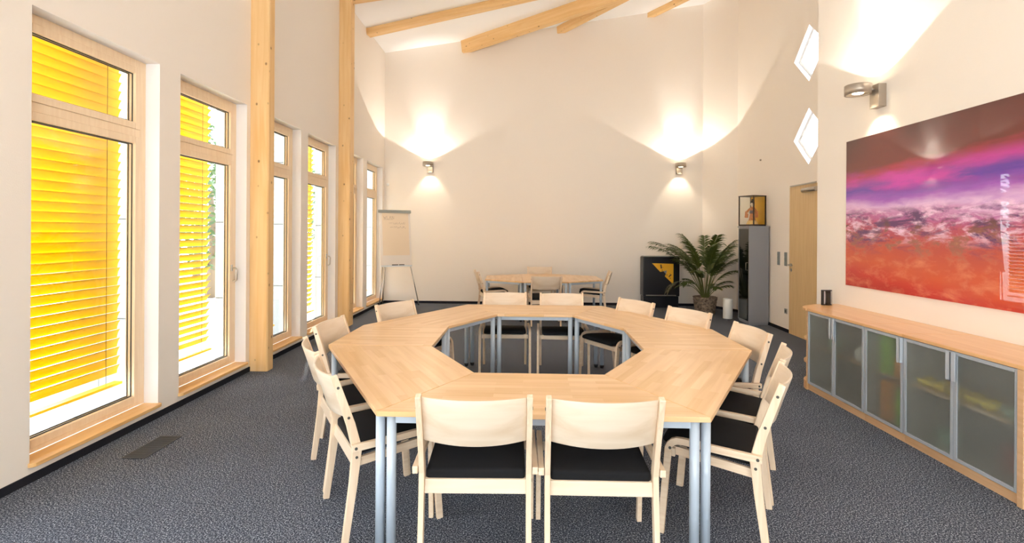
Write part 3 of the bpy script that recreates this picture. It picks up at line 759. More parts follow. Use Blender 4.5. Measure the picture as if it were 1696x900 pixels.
# rounded open end shelf
rs = empty('corner_shelf', (XR - 0.004, 5.149, 0), 0, 'open rounded beech shelf at the far end of the sideboard', 'shelf')
def quarter(rx, ry, n=12): return [(0, 0)] + [(-rx * math.cos(R(90 * k / n)), ry * math.sin(R(90 * k / n))) for k in range(n + 1)]
for nm_, z0, z1, rx, ry in (('shelf_top', 0.806, 0.83, 0.545, 0.36), ('shelf_board', 0.50, 0.52, 0.53, 0.34), ('shelf_board', 0.27, 0.29, 0.53, 0.34), ('base_block', 0.0, 0.085, 0.53, 0.34)):
    mb = MB(); mb.prism(quarter(rx, ry), z0, z1); mb.build(nm_, M['counter'], rs, bevel=0.002)
mb = MB(); mb.box(-0.018, 0, 0, 0.34, 0.085, 0.806); mb.box(-0.53, -0.018, 0, 0.014, 0.085, 0.806); mb.build('back_panel', M['plinth'], rs)
# things behind the frosted doors
def item(name, prof, loc, m, label, cat, n=20):
    mb = MB(); mb.lathe(prof, (0, 0, 0), n); return tag(mb.build(name, M[m], loc=loc), label, cat)
bowl = [(0.0, 0.0), (0.035, 0.0), (0.05, 0.02), (0.065, 0.06), (0.06, 0.06), (0.045, 0.025), (0.0, 0.012)]
jug = [(0.0, 0.0), (0.05, 0.0), (0.062, 0.04), (0.055, 0.09), (0.04, 0.12), (0.045, 0.14), (0.038, 0.14), (0.034, 0.12), (0.0, 0.1)]
item('white_jug', jug, (3.04, 4.50, 0.4535), 'white', 'white jug on the shelf behind the second frosted door from the far end', 'jug')
item('glass_jug', jug, (3.06, 4.92, 0.4535), 'pale_green', 'pale jug on the shelf behind the farthest frosted door', 'jug')
for k in range(5):
    item('yellow_bowl', bowl, (3.04 + 0.012 * (k % 2), 3.80 - k * 0.128, 0.4535), 'yellow', ['yellow bowl behind the fourth frosted door, first from the far side', 'yellow bowl behind the fourth frosted door, second from the far side', 'yellow bowl behind the fourth frosted door, third from the far side', 'yellow bowl behind the fourth frosted door, last on that shelf', 'yellow bowl just behind the handle of the nearest frosted door'][k], 'bowl')['group'] = 'yellow bowls on the sideboard shelf'
item('green_bowl', bowl, (3.05, 3.14, 0.4535), 'pale_green', 'pale green bowl on the shelf behind the nearest frosted door', 'bowl')
item('green_bowl', [(r * 1.3, z * 1.6) for r, z in bowl], (3.06, 3.62, 0.0815), 'pale_green', 'pale green bowl on the floor of the fourth compartment', 'bowl')
def folder(name, y0, y1, z0, z1, m, label, depth=0.24, x=2.985):
    mb = MB(); mb.box(0, depth, 0, 0.004, 0, z1 - z0).box(0, depth, y1 - y0 - .004, y1 - y0, 0, z1 - z0).box(0, 0.006, 0.004, y1 - y0 - .004, 0, z1 - z0).box(0.006, depth - .01, 0.006, y1 - y0 - .006, 0.004, z1 - z0 - 0.01)
    tag(mb.build(name, M[m], loc=(x, y0, z0)), label, 'folder')
folder('green_folder', 4.085, 4.205, 0.4535, 0.77, 'green', 'lime green ring binder on the middle unit upper shelf')
folder('orange_folder', 3.98, 4.05, 0.4535, 0.60, 'orange', 'short orange binder beside the green one on the upper shelf')
folder('orange_folder', 4.09, 4.20, 0.0815, 0.39, 'orange', 'orange ring binder at the bottom of the middle unit')
folder('green_folder', 3.96, 4.03, 0.0815, 0.36, 'green', 'lime green ring binder at the bottom of the middle unit')
folder('red_carton', 3.05, 3.28, 0.0815, 0.26, 'red_box', 'dull red carton at the bottom behind the nearest frosted door', 0.2, 3.1)

# small standing picture frame on the far worktop
pf = empty('picture_frame', (3.262, 5.40, 0.831), R(10), 'small black picture frame standing on the far rounded end of the worktop', 'picture frame')
mb = MB(); mb.box(-0.055, 0.055, -0.016, 0.016, 0, 0.162); mb.build('frame', M['black_plastic'], pf, bevel=0.002)
def printmat():
    m, N, L, b = mat('grey_photo_print'); t = N.new('ShaderNodeTexCoord'); n = N.new('ShaderNodeTexWave'); n.inputs['Scale'].default_value = 3; n.inputs['Distortion'].default_value = 3
    cr = N.new('ShaderNodeValToRGB'); cr.color_ramp.elements[0].position = .55; cr.color_ramp.elements[0].color = s2l((18, 18, 20)); cr.color_ramp.elements[1].color = s2l((190, 190, 190))
    L.new(t.outputs['Object'], n.inputs[0]); L.new(n.outputs['Fac'], cr.inputs[0]); L.new(cr.outputs[0], b.inputs['Base Color']); b.inputs['Roughness'].default_value = .15; return m
mb = MB(); mb.box(-0.045, 0.045, -0.0175, -0.0162, 0.012, 0.15); mb.build('photo', printmat(), pf)
mb = MB(); mb.box(0.047, 0.052, -0.0175, -0.0162, 0.004, 0.158); mb.build('silver_strip', M['steel'], pf)

# ------------------------------------------------------------ large acrylic picture
def picmat():
    m, N, L, b = mat('cloudscape_print')
    t = N.new('ShaderNodeTexCoord'); sp = N.new('ShaderNodeSeparateXYZ'); L.new(t.outputs['Object'], sp.inputs[0])
    def noise(sx, sy, sz, detail=5, rough=0.6, dist=0.0):
        mp = N.new('ShaderNodeMapping'); mp.inputs['Scale'].default_value = (sx, sy, sz); L.new(t.outputs['Object'], mp.inputs['Vector'])
        n = N.new('ShaderNodeTexNoise'); n.inputs['Scale'].default_value = 1; n.inputs['Detail'].default_value = detail; n.inputs['Roughness'].default_value = rough; n.inputs['Distortion'].default_value = dist
        L.new(mp.outputs[0], n.inputs['Vector']); return n.outputs['Fac']
    def mth(op, a, b_):
        x = N.new('ShaderNodeMath'); x.operation = op
        for k, v in enumerate((a, b_)):
            if isinstance(v, (int, float)): x.inputs[k].default_value = v
            else: L.new(v, x.inputs[k])
        return x.outputs[0]
    zf = mth('DIVIDE', sp.outputs['Z'], 1.515)
    n1 = noise(1, 1.1, 5, 5, 0.6)
    warp = mth('MULTIPLY', mth('SUBTRACT', n1, 0.5), 0.16)
    st = mth('SUBTRACT', 1.0, mth('MULTIPLY', mth('SUBTRACT', 1.0, mth('DIVIDE', sp.outputs['Y'], 2.28)), 0.28))
    f = mth('ADD', mth('ADD', 0.55, mth('MULTIPLY', mth('SUBTRACT', zf, 0.55), st)), warp)
    cr = N.new('ShaderNodeValToRGB'); e = cr.color_ramp.elements
    stops = [(0.0, (166, 18, 28)), (0.10, (196, 44, 34)), (0.20, (206, 84, 44)), (0.32, (184, 66, 56)), (0.41, (178, 66, 96)), (0.47, (186, 100, 158)), (0.53, (216, 172, 218)),
             (0.58, (160, 84, 188)), (0.63, (94, 46, 160)), (0.68, (160, 52, 156)), (0.73, (160, 36, 66)), (0.77, (104, 30, 26)), (1.0, (70, 26, 22))]
    e[0].position, e[0].color = stops[0][0], s2l(stops[0][1]); e[1].position, e[1].color = stops[-1][0], s2l(stops[-1][1])
    for p, c in stops[1:-1]: q = e.new(p); q.color = s2l(c)
    L.new(f, cr.inputs[0]); out = cr.outputs[0]
    # pale cloud tops in the middle distance and dark violet gaps between them
    def band(lo0, lo1, hi0, hi1):
        a = N.new('ShaderNodeMapRange'); a.inputs['From Min'].default_value = lo0; a.inputs['From Max'].default_value = lo1; L.new(zf, a.inputs['Value'])
        c = N.new('ShaderNodeMapRange'); c.inputs['From Min'].default_value = hi0; c.inputs['From Max'].default_value = hi1; c.inputs['To Min'].default_value = 1; c.inputs['To Max'].default_value = 0; L.new(zf, c.inputs['Value'])
        return mth('MULTIPLY', a.outputs[0], c.outputs[0])
    def thr(nf, a, b_):
        r = N.new('ShaderNodeMapRange'); r.inputs['From Min'].default_value = a; r.inputs['From Max'].default_value = b_; L.new(nf, r.inputs['Value']); return r.outputs[0]
    def lay(out, fac, rgb):
        x = N.new('ShaderNodeMix'); x.data_type = 'RGBA'; L.new(fac, x.inputs['Factor']); L.new(out, x.inputs['A']); x.inputs['B'].default_value = s2l(rgb); return x.outputs['Result']
    nA = noise(1, 4.5, 13, 7, 0.68, 0.4); nB = noise(1, 2.3, 9, 7, 0.7, 0.5); nC = noise(3, 5, 10, 6, 0.65, 0.3)
    out = lay(out, mth('MULTIPLY', band(0.28, 0.36, 0.50, 0.56), thr(nA, 0.46, 0.62)), (240, 202, 232))
    out = lay(out, mth('MULTIPLY', band(0.22, 0.32, 0.48, 0.53), thr(nB, 0.49, 0.60)), (84, 30, 96))
    out = lay(out, mth('MULTIPLY', band(0.20, 0.28, 0.42, 0.47), thr(nC, 0.53, 0.62)), (70, 22, 50))
    out = lay(out, mth('MULTIPLY', band(-0.1, 0.0, 0.34, 0.44), mth('MULTIPLY', thr(nC, 0.48, 0.72), 0.55)), (236, 150, 110))
    out = lay(out, mth('MULTIPLY', band(0.60, 0.66, 0.72, 0.80), mth('MULTIPLY', thr(n1, 0.45, 0.62), 0.9)), (204, 54, 170))
    L.new(out, b.inputs['Base Color']); b.inputs['Roughness'].default_value = 0.35; b.inputs['Coat Weight'].default_value = 1.0; b.inputs['Coat Roughness'].default_value = 0.01; b.inputs['Coat IOR'].default_value = 1.45
    return m
mb = MB(); mb.box(-0.014, 0, 0, 2.28, 0, 1.515)
o = mb.build('wall_picture', picmat(), loc=(XR - 0.002, 3.078, 1.054), bevel=0.001)
tag(o, 'large glossy red and violet cloudscape picture on the right wall', 'picture')

# ------------------------------------------------------------ tall grey display cabinet + doll case
tcb = empty('display_cabinet', (3.95, 8.755, 0), R(-3), 'tall grey display cabinet with tinted glass door beside the palm', 'cabinet')
mb = MB(); mb.box(0.02, 0.335, 0.0, 0.022, 0.03, 1.70).box(0.02, 0.335, 0.468, 0.49, 0.03, 1.70).box(0.315, 0.335, 0.022, 0.468, 0.03, 1.70).box(0.02, 0.315, 0.022, 0.468, 0.03, 0.05).box(0.02, 0.315, 0.022, 0.468, 1.68, 1.70)
mb.build('carcass', M['grey_body'], tcb, bevel=0.002)
mb = MB(); mb.box(-0.012, 0.35, -0.012, 0.502, 1.70, 1.725); mb.build('top_board', M['grey_body'], tcb, bevel=0.003)
mb = MB(); mb.box(0.012, 0.33, 0.01, 0.48, 0.0, 0.03); mb.build('plinth', M['grey_body'], tcb)
for z in (0.45, 0.86, 1.27):
    mb = MB(); mb.box(0.03, 0.312, 0.024, 0.466, z, z + 0.008); mb.build('glass_shelf', M['tinted'], tcb)
mb = MB(); mb.box(0.0, 0.02, 0.0, 0.022, 0.035, 1.695).box(0.0, 0.02, 0.468, 0.49, 0.035, 1.695).box(0.0, 0.02, 0.022, 0.468, 0.035, 0.055).box(0.0, 0.02, 0.022, 0.468, 1.675, 1.695)
d = mb.build('door', M['grey_body'], tcb, bevel=0.001)
mb = MB(); mb.box(0.006, 0.011, 0.022, 0.468, 0.055, 1.675); mb.build('pane', M['tinted'], d)
mb = MB(); mb.tube([(0.0, 0.06, 0.95), (-0.03, 0.06, 0.95), (-0.03, 0.06, 1.08), (0.0, 0.06, 1.08)], 0.005, 8); mb.build('handle', M['steel'], d)

dc = empty('doll_case', (4.105, 8.985, 1.7265), 0, 'dark framed glass case with a costumed doll on the grey cabinet', 'display case')
dcr = R(-52); dca = 0.125
dc.rotation_euler = (0, 0, R(-66)); dc.scale = (1.08, 1.08, 1.0)
mb = MB(); mb.box(-0.152, 0.152, -0.137, 0.137, 0, 0.028); mb.build('base', M['dark_wood'], dc, bevel=0.002)
mb = MB(); mb.box(-0.156, 0.156, -0.141, 0.141, 0.525, 0.54); mb.build('roof', M['dark_wood'], dc, bevel=0.002)
for sx in (-1, 1):
    for sy in (-1, 1):
        mb = MB(); mb.box(sx * .145 - .007, sx * .145 + .007, sy * .130 - .007, sy * .130 + .007, 0.028, 0.525); mb.build('corner_post', M['dark_wood'], dc)
mb = MB(); mb.box(-0.138, 0.138, 0.126, 0.131, 0.028, 0.525); mb.build('gold_panel', M['gold'], dc)
for nm_, bx in (('pane', (-0.138, 0.138, -0.132, -0.129)), ('pane', (-0.147, -0.144, -0.123, 0.123)), ('pane', (0.144, 0.147, -0.123, 0.123))):
    mb = MB(); mb.box(*bx, 0.028, 0.525); mb.build(nm_, M['glass'], dc)
doll = empty('costumed_doll', (4.105, 8.985, 1.7555), R(-40), 'small doll in a patterned orange robe inside the glass case', 'doll')
mb = MB(); mb.lathe([(0.0, 0), (0.085, 0.0), (0.07, 0.03), (0.05, 0.11), (0.036, 0.20), (0.042, 0.26), (0.030, 0.30), (0.010, 0.315), (0.0, 0.315)], n=20); mb.build('robe', M['robe'], doll)
mb = MB(); mb.lathe([(0.10, 0.0), (0.086, 0.0), (0.06, 0.07), (0.068, 0.07), (0.10, 0.004)], n=20); mb.build('hem', M['robe_pale'], doll)
mb = MB(); mb.lathe([(0.0, 0.195), (0.042, 0.195), (0.045, 0.22), (0.042, 0.25), (0.0, 0.25)], n=16); mb.build('sash_belt', M['obi'], doll)
for s in (-1, 1):
    mb = MB(); mb.sweep([(s * .035, 0, .285), (s * .075, -.03, .23), (s * .055, -.075, .20)], (0, 0, 1), 0.02, 0.016); mb.sweep([(s * .078, -.035, .235), (s * .085, -.045, .12)], (0, 1, 0), 0.012, 0.028); mb.build('sleeve', M['robe'], doll, bevel=0.006)
    mb = MB(); mb.lathe([(0, -.012), (.009, -.006), (.010, .004), (0, .012)], (s * .047, -.085, .20), 10); mb.build('hand', M['skin'], doll)
mb = MB(); mb.lathe([(0.0, 0.30), (0.010, 0.30), (0.011, 0.325), (0.02, 0.335), (0.030, 0.36), (0.029, 0.385), (0.018, 0.405), (0.0, 0.41)], n=18); mb.build('head', M['skin'], doll)
mb = MB(); mb.lathe([(0.0, 0.425), (0.024, 0.42), (0.036, 0.40), (0.037, 0.375), (0.028, 0.345), (0.0, 0.345)], (0, 0.008, 0), 18); mb.lathe([(0, .418), (.016, .422), (.02, .438), (.012, .452), (0, .455)], (0, 0.01, 0), 12)
mb.build('hair', M['hair'], doll)

# ------------------------------------------------------------ black cabinet with yellow triangle
bc = empty('black_cabinet', (2.585, 10.68, 0), 0, 'black cabinet with yellow triangle print against the back wall', 'cabinet')
mb = MB(); mb.box(0, 0.775, 0, 0.28, 0.24, 1.085); mb.build('body', M['navy'], bc, bevel=0.02, seg=3)
mb = MB(); mb.box(0.015, 0.76, 0.02, 0.28, 0.0, 0.235); mb.build('base', M['navy'], bc, bevel=0.008)
mb = MB(); mb.box(0.02, 0.755, 0.0, 0.27, 1.084, 1.098); mb.build('lid', M['grey_plate'], bc, bevel=0.006)
mb = MB(); mb.box(0.06, 0.70, -0.014, 0.004, 0.255, 0.272); mb.build('ledge', M['steel'], bc, bevel=0.004)
def quadstrip(mb, pts, y0, y1):
    v0 = [mb.bm.verts.new((x, y0, z)) for x, z in pts]; v1 = [mb.bm.verts.new((x, y1, z)) for x, z in pts]
    mb.bm.faces.new(v0); mb.bm.faces.new(v1[::-1])
    for i in range(len(pts)): j = (i + 1) % len(pts); mb.bm.faces.new((v0[i], v0[j], v1[j], v1[i]))
mb = MB(); DX, DZ2 = 0.185, 0.945; sc_ = 0.44 / 36.0
T_ = lambda px, py: (DX + (px - 36) / 650 * 0.452, DZ2 - (py - 170) / 640 * 0.445)
mb2 = [T_(36, 165), T_(690, 180), T_(690, 810), T_(430, 565), T_(465, 490), T_(490, 385), T_(385, 405), T_(290, 430)]
quadstrip(mb, mb2, -0.004, 0.001); mb.build('yellow_triangle', M['decal'], bc)
mb = MB(); quadstrip(mb, [T_(385, 405), T_(490, 385), T_(465, 500)], -0.005, 0.001); mb.build('grey_tip', M['grey_plate'], bc)
mb = MB()
for a in ([(285, 205), (325, 200), (345, 320), (300, 330)], [(335, 365), (360, 365), (360, 390), (335, 390)], [(540, 570), (600, 495), (640, 520), (560, 595)], [(480, 510), (505, 510), (505, 535), (480, 535)], [(580, 610), (610, 612), (606, 638), (582, 636)], [(366, 285), (380, 285), (380, 302), (366, 302)], [(580, 470), (594, 470), (594, 486), (580, 486)]):
    quadstrip(mb, [T_(*q) for q in a], -0.0048, -0.0035)
mb.build('brown_marks', M['decal_mark'], bc)

# ------------------------------------------------------------ potted palm
pp = empty('potted_palm', (3.62, 9.92, 0), 0, 'tall kentia palm in a grey wicker basket by the back corner', 'plant')
mb = MB(); mb.lathe([(0.0, 0.004), (0.15, 0.0), (0.16, 0.01), (0.218, 0.34), (0.205, 0.345), (0.19, 0.30), (0.0, 0.29)], n=32); pot = mb.build('basket', M['wicker'], pp)
mb = MB(); n = 30
for rI in range(11):          # woven strands, real relief
    z = 0.02 + rI * 0.031; rr = 0.166 + 0.052 * (z / 0.34)
    P = [((rr + 0.006 * (1 if (k + rI) % 2 else -1)) * math.cos(2 * PI * k / n) * 1.0, (rr + 0.006 * (1 if (k + rI) % 2 else -1)) * math.sin(2 * PI * k / n), z) for k in range(n + 1)]
    mb.tube(P, 0.0135, 6, cap=False)
w_ = mb.build('woven_strands', M['wicker'], pot); w_['kind'] = 'stuff'
mb = MB(); mb.lathe([(0.0, 0.305), (0.192, 0.305)], n=24); mb.build('soil', M['trunk'], pp)
def frond(az, lean, length, droop, nleaf=17, ll=0.30, m='palm', base_r=0.04, twist=0.0):
    """rachis arcs up and out, leaflets hang from its outer half"""
    P = []; n = 18; a = Vector((math.cos(az), math.sin(az), 0)); up = Vector((0, 0, 1)); pos = a * base_r + up * 0.30; ang = lean
    for i in range(n + 1):
        P.append(pos.copy()); ang += droop / n * (0.4 + 1.6 * i / n); pos = pos + (a * math.sin(ang) + up * math.cos(ang)) * (length / n)
    mb = MB(); mb.tube(P, lambda t: 0.007 * (1 - 0.8 * t) + 0.0012, 5)
    side = a.cross(up).normalized(); rng = random.Random(int(az * 1000) + int(length * 999))
    lf = MB()
    for k in range(nleaf):
        t = 0.50 + 0.50 * k / (nleaf - 1); i = min(n - 1, int(t * n)); p = P[i].lerp(P[i + 1], t * n - i) if i < n else P[n]
        if p.z < 0.5 and m == 'palm' and k < 3: pass
        tan = (P[min(i + 1, n)] - P[max(i - 1, 0)]).normalized(); q = (k / (nleaf - 1))
        L_ = ll * (0.55 + 0.9 * q - 0.85 * q * q) * rng.uniform(0.85, 1.12)
        for s in (-1, 1):
            d = (side * s * rng.uniform(0.55, 0.8) + tan * rng.uniform(0.75, 1.0) + up * 0.1).normalized(); nrm = d.cross(tan).normalized(); wv = d.cross(nrm).normalized() if abs(d.dot(nrm)) < .9 else side
            prev = None; c = p.copy(); dd = d.copy(); wmax = 0.017 * rng.uniform(0.8, 1.2)
            for j in range(5):
                wj = wmax * (0.45, 1.0, 0.95, 0.6, 0.05)[j]
                a1 = lf.bm.verts.new(c + wv * wj); a2 = lf.bm.verts.new(c - wv * wj)
                if prev:
                    f = lf.bm.faces.new((prev[0], a1, a2, prev[1])); f.smooth = True
                prev = (a1, a2); dd = (dd + Vector((0, 0, -0.16 - 0.05 * j))).normalized(); c = c + dd * (L_ / 4)
    fo = mb.build('frond', M['stem'], pp)
    lo = lf.build('leaflets', M[m], fo, normals=False); return fo
specs = []
rng = random.Random(11)
for k in range(13): specs.append((k * 2 * PI / 13 + rng.uniform(-.25, .25), rng.uniform(0.06, 0.22), rng.uniform(1.3, 1.6), rng.uniform(0.6, 1.15), 20, 0.30))
for k in range(8): specs.append((k * 2 * PI / 8 + 0.4 + rng.uniform(-.3, .3), rng.uniform(0.15, 0.34), rng.uniform(1.0, 1.3), rng.uniform(0.8, 1.4), 18, 0.28))
for k in range(7): specs.append((k * 2 * PI / 7 + 0.2 + rng.uniform(-.3, .3), rng.uniform(0.35, 0.6), rng.uniform(0.6, 0.85), rng.uniform(1.0, 1.6), 12, 0.22))
specs.append((PI + 0.0, 0.36, 1.66, 0.85, 20, 0.34)); specs.append((PI - 0.35, 0.27, 1.68, 0.9, 20, 0.34)); specs.append((-0.15, 0.2, 1.35, 1.2, 16, 0.28))
for s in specs:
    s = list(s); ca = math.cos(s[0]); s[2] *= 1 - (0.26 * max(0, ca) + 0.10 * max(0, -ca)); s[3] *= 1 - 0.3 * max(0, ca); frond(*s)
frond(PI + 0.15, 0.45, 0.95, 1.9, 9, 0.24, 'palm_dry')

# white bin
mb = MB(); mb.lathe([(0.0, 0.0), (0.083, 0.0), (0.085, 0.004), (0.085, 0.365), (0.080, 0.368), (0.079, 0.36), (0.078, 0.02), (0.0, 0.02)], n=36)
tag(mb.build('waste_bin', M['white'], loc=(3.862, 9.42, 0)), 'slim white cylindrical bin between palm and grey cabinet', 'bin')

# ------------------------------------------------------------ flip chart
fc = empty('flip_chart', (-2.655, 10.48, 0), R(24), 'white flip chart on a tripod in the far left corner', 'flip chart')
hh = 1.17; ln = 0.27; zb = 0.875
def fp(x, t, off=0.0):                      # point on the leaning board: x across, t 0 bottom .. 1 top, off towards the viewer
    return (x, ln * t - off, zb + hh * t)
mb = MB(); mb.hexa([fp(-.33, 0, 0), fp(.33, 0, 0), fp(.33, 0, -.018), fp(-.33, 0, -.018), fp(-.33, 1, 0), fp(.33, 1, 0), fp(.33, 1, -.018), fp(-.33, 1, -.018)]); mb.build('board', M['board'], fc, bevel=0.004)
mb = MB(); mb.hexa([fp(-.27, .18, .004), fp(.29, .18, .004), fp(.29, .18, .001), fp(-.27, .18, .001), fp(-.27, .95, .004), fp(.29, .95, .004), fp(.29, .95, .001), fp(-.27, .95, .001)]); pad = mb.build('paper_pad', M['paper'], fc)
mb = MB(); mb.hexa([fp(-.35, .955, .022), fp(.35, .955, .022), fp(.35, .955, -.02), fp(-.35, .955, -.02), fp(-.35, 1.01, .022), fp(.35, 1.01, .022), fp(.35, 1.01, -.02), fp(-.35, 1.01, -.02)]); mb.build('clamp_bar', M['grey_plate'], fc, bevel=0.004)
mb = MB(); mb.hexa([fp(-.32, -.02, .06), fp(.32, -.02, .06), fp(.32, -.02, -.02), fp(-.32, -.02, -.02), fp(-.32, 0.004, .06), fp(.32, .004, .06), fp(.32, .004, -.02), fp(-.32, .004, -.02)]); mb.build('pen_tray', M['alu'], fc, bevel=0.002)
mb = MB(); mb.tube([(-.10, -.045, zb + .014), (.03, -.045, zb + .014)], 0.009, 8); mb.tube([(.05, -.04, zb + .014), (.16, -.04, zb + .014)], 0.009, 8); mb.build('marker_pens', M['black_plastic'], fc)
for x0_, x1_, yy in ((-.29, -.335, -0.05), (.30, .50, -0.02)):
    mb = MB(); mb.tube([(x0_, 0.03, zb - .01), (x1_, yy + .12, 0.012)], 0.011, 10); lg = mb.build('leg', M['steel'], fc)
    mb = MB(); mb.tube([(x1_, yy + .12, 0.0), (x1_, yy + .12, 0.022)], 0.015, 10); mb.build('foot_cap', M['black_plastic'], lg)
mb = MB(); mb.tube([(-.22, 0.06, zb + .2), (-.24, 0.33, 0.012)], 0.011, 10); mb.build('leg', M['steel'], fc)
# handwriting: WLAN underlined, then two scribbled lines
def stroke(mb, pts, wd=0.0045):
    for (xa, ta), (xb, tb) in zip(pts, pts[1:]):
        a = Vector(fp(xa, ta, .0052)); b = Vector(fp(xb, tb, .0052)); d = b - a
        if d.length < 1e-6: continue
        s = d.cross(Vector((0, -1, ln / hh))).normalized() * wd / 2
        mb.poly([a - s, b - s, b + s, a + s])
mb = MB(); X0 = -.24; h = .055; t0 = .84
def Lr(pts, x): stroke(mb, [(x + px, t0 + py * h) for px, py in pts])
Lr([(0, 1), (.015, 0), (.028, .7), (.042, 0), (.058, 1)], X0); Lr([(0, 1), (0, 0), (.035, 0)], X0 + .075); Lr([(0, 0), (.022, 1), (.045, 0)], X0 + .12); Lr([(.01, .4), (.036, .4)], X0 + .12); Lr([(0, 0), (0, 1), (.035, 0), (.035, 1)], X0 + .18)
stroke(mb, [(X0, t0 - .012), (X0 + .20, t0 - .006)])
rng = random.Random(3)
for xs, xe, tt in ((-.13, .22, .755), (-.11, .24, .68)):
    stroke(mb, [(xs + .0, tt + .01), (xs + .07, tt + .012)]); x = xs + .08; pts = []
    while x < xe: pts.append((x, tt + rng.choice((0, .018, .03, -.008)))); x += rng.uniform(.007, .014)
    stroke(mb, pts, .0035)
mb.build('handwriting', M['ink'], pad, normals=False)

# ------------------------------------------------------------ switches, socket, sensor
def plate(name, y, zc, gangs, label, cat):
    o3 = rp3((rw(y), zc)); root = empty(name, o3, 0, label, cat, 'grey plates beside the door' if gangs == 3 else None)
    H = 0.071 * gangs
    def bx(mb, s0, s1, z0, z1, d0, d1): return mb.hexa([rd * s + Vector((0, 0, z)) - rn * d for s, z, d in ((s0, z0, d0), (s1, z0, d0), (s1, z0, d1), (s0, z0, d1), (s0, z1, d0), (s1, z1, d0), (s1, z1, d1), (s0, z1, d1))])
    mb = MB(); bx(mb, -.04, .04, -H / 2 - .005, H / 2 + .005, 0.0005, .010); mb.build('cover_plate', M['grey_plate'], root, bevel=0.002)
    for g in range(gangs):
        z = -H / 2 + 0.071 * (g + .5)
        if gangs == 3: mb = MB(); bx(mb, -.028, .028, z - .028, z + .028, .0102, .018); mb.build('rocker', M['grey_plate'], root, bevel=0.003)
        else: mb = MB(); bx(mb, -.022, .022, z - .022, z + .022, .0102, .013); mb.build('socket_insert', M['gasket'], root)
plate('light_switch', 8.43, 1.18, 3, 'triple grey light switch plate farther from the door', 'switch')
plate('light_switch', 8.19, 1.18, 3, 'triple grey light switch plate right beside the door', 'switch')
plate('wall_socket', 8.18, 0.335, 1, 'single grey wall socket low beside the door', 'socket')
mb = MB(); mb.lathe([(0.0, 0.0), (0.03, 0.0), (0.03, 0.02), (0.024, 0.028), (0.0, 0.03)], n=20)
o = mb.build('wall_sensor', M['white']); o.matrix_world = Matrix.Translation((-3.0, YB - 0.0005, 2.64)) @ Matrix.Rotation(PI / 2, 4, 'X'); tag(o, 'small round white sensor on the back wall above the flip chart', 'sensor')
mb = MB(); mb.lathe([(0.0, 0.0), (0.016, 0.0), (0.016, 0.02), (0.0, 0.026)], n=14)
o = mb.build('ceiling_hook', M['nickel']); o.matrix_world = Matrix.Translation(rp3((rw(9.13), 2.93)) - rn * .0005) @ Matrix.Rotation(-PI / 2, 4, 'Y'); o.name = 'wall_hook'; tag(o, 'tiny metal hook high on the recess wall above the doll case', 'hook')

# ------------------------------------------------------------ floor grille
fg = empty('floor_grille', (-2.775, 3.405, 0), 0, 'dark slatted air grille set in the carpet below the nearest window', 'grille')
mb = MB(); mb.box(0, 0.165, 0, 0.375, 0.0008, 0.002); mb.build('shade_sheet', M['grille_shade'], fg)  # flat black sheet on the carpet, painted as the shade below the slats
mb = MB(); mb.box(0, 0.165, 0, 0.004, 0.001, 0.006).box(0, 0.165, 0.371, 0.375, 0.001, 0.006).box(0, 0.004, 0.004, 0.371, 0.001, 0.006).box(0.161, 0.165, 0.004, 0.371, 0.001, 0.006); mb.build('frame', M['grille'], fg)
mb = MB(); mb.box(0.004, 0.161, 0, 0.006, 0.002, 0.0055); sl = mb.build('slat', M['grille'], fg, loc=(0, 0.009, 0))
for k in range(1, 24):
    c = sl.copy(); COL.objects.link(c); c.parent = fg; c.location = (0, 0.009 + k * 0.0153, 0)

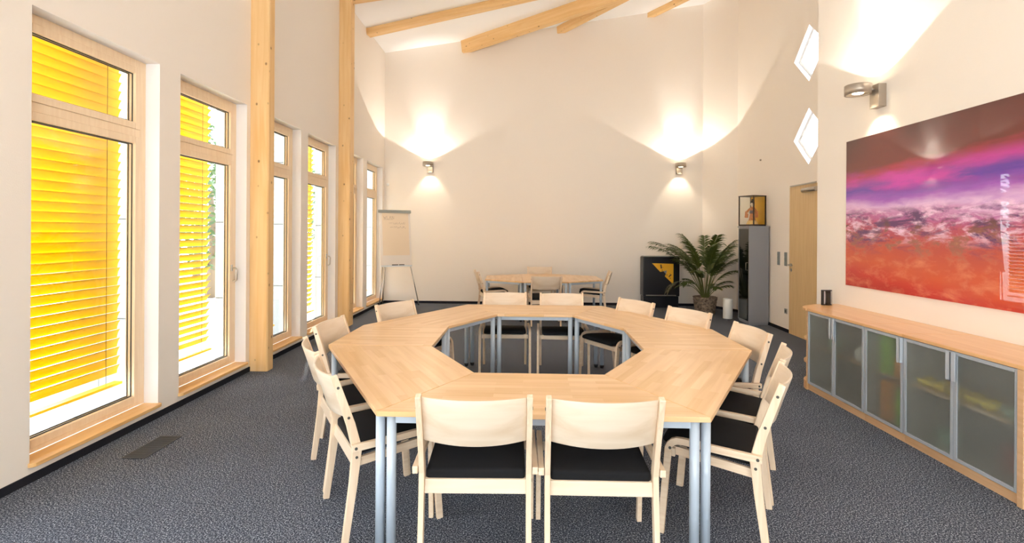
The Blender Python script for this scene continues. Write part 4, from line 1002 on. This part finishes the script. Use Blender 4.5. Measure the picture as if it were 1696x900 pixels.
# ------------------------------------------------------------ outside: terrace, white panel fins, trees
mb = MB(); mb.box(-40, XL - 0.22, -30, 45, -0.25, -0.05); tag(mb.build('terrace_ground', M['gravel']), kind='structure')
def fin(y, label, xo=-0.10):
    root = empty('facade_fin', (-3.62, y, 0), 0, label, 'facade panel', 'white facade fins between the windows')
    for k in range(5):
        mb = MB(); mb.box(xo, 0.315, 0, 0.03, -0.05 + k * 0.87, 0.81 + k * 0.87); mb.build('panel', M['white_panel'], root, bevel=0.003)  # inner edge carried in to the wall to shut out sun
        if k: mb = MB(); mb.box(xo + .005, 0.31, 0.005, 0.025, -0.062 + k * 0.87, -0.048 + k * 0.87); mb.build('joint', M['gasket'], root)
fin(4.27, 'white panelled fin added outside the edge of the nearest window to block sun', -.36)  # added and lengthened to stop sun stripes from the nearest window
fin(6.96, 'white panelled fin added outside the window just right of the nearer post to block sun', -.36)  # put in as a sun stop for the third window
fin(5.66, 'white panelled fin outside, seen through the window left of the nearer post', .09)
fin(8.33, 'white panelled fin outside, seen through the window left of the farther post', .12)
fin(11.25, 'white panelled fin outside, seen through the window beside the flip chart')
def tree(x, y, h, r, seed, label):
    root = empty('garden_tree', (x, y, -0.05), 0, label, 'tree', 'trees in the garden outside')
    mb = MB(); mb.tube([(0, 0, 0), (0.05, 0.02, h * .3), (0, 0, h * .62)], lambda t: 0.13 * (1 - .6 * t), 10); mb.build('trunk', M['trunk'], root)
    rg = random.Random(seed); mb = MB()
    for k in range(1900):
        while True:
            v = Vector((rg.uniform(-1, 1), rg.uniform(-1, 1), rg.uniform(-1, 1)))
            if 0.25 < v.length < 1: break
        c = Vector((v.x * r, v.y * r, h * .58 + v.z * h * .42)); a = rg.uniform(0, 2 * PI); b = rg.uniform(-1, 1); s = rg.uniform(.07, .13)
        d = Vector((math.cos(a), math.sin(a), b)).normalized(); e = d.cross(Vector((rg.uniform(-1, 1), rg.uniform(-1, 1), 1))).normalized()
        mb.poly([c - d * s, c - e * s * .45, c + d * s, c + e * s * .45])
    f = mb.build('foliage', M['tree'], root, normals=False); f['kind'] = 'stuff'
tree(-7.6, 12.0, 4.2, 1.6, 1, 'pale green tree outside beyond the nearest blind')
tree(-11.0, 16.6, 4.6, 1.9, 2, 'pale green tree outside seen past the second blind')
tree(-8.0, 19.5, 4.4, 1.8, 3, 'pale green tree outside seen past the fourth blind')
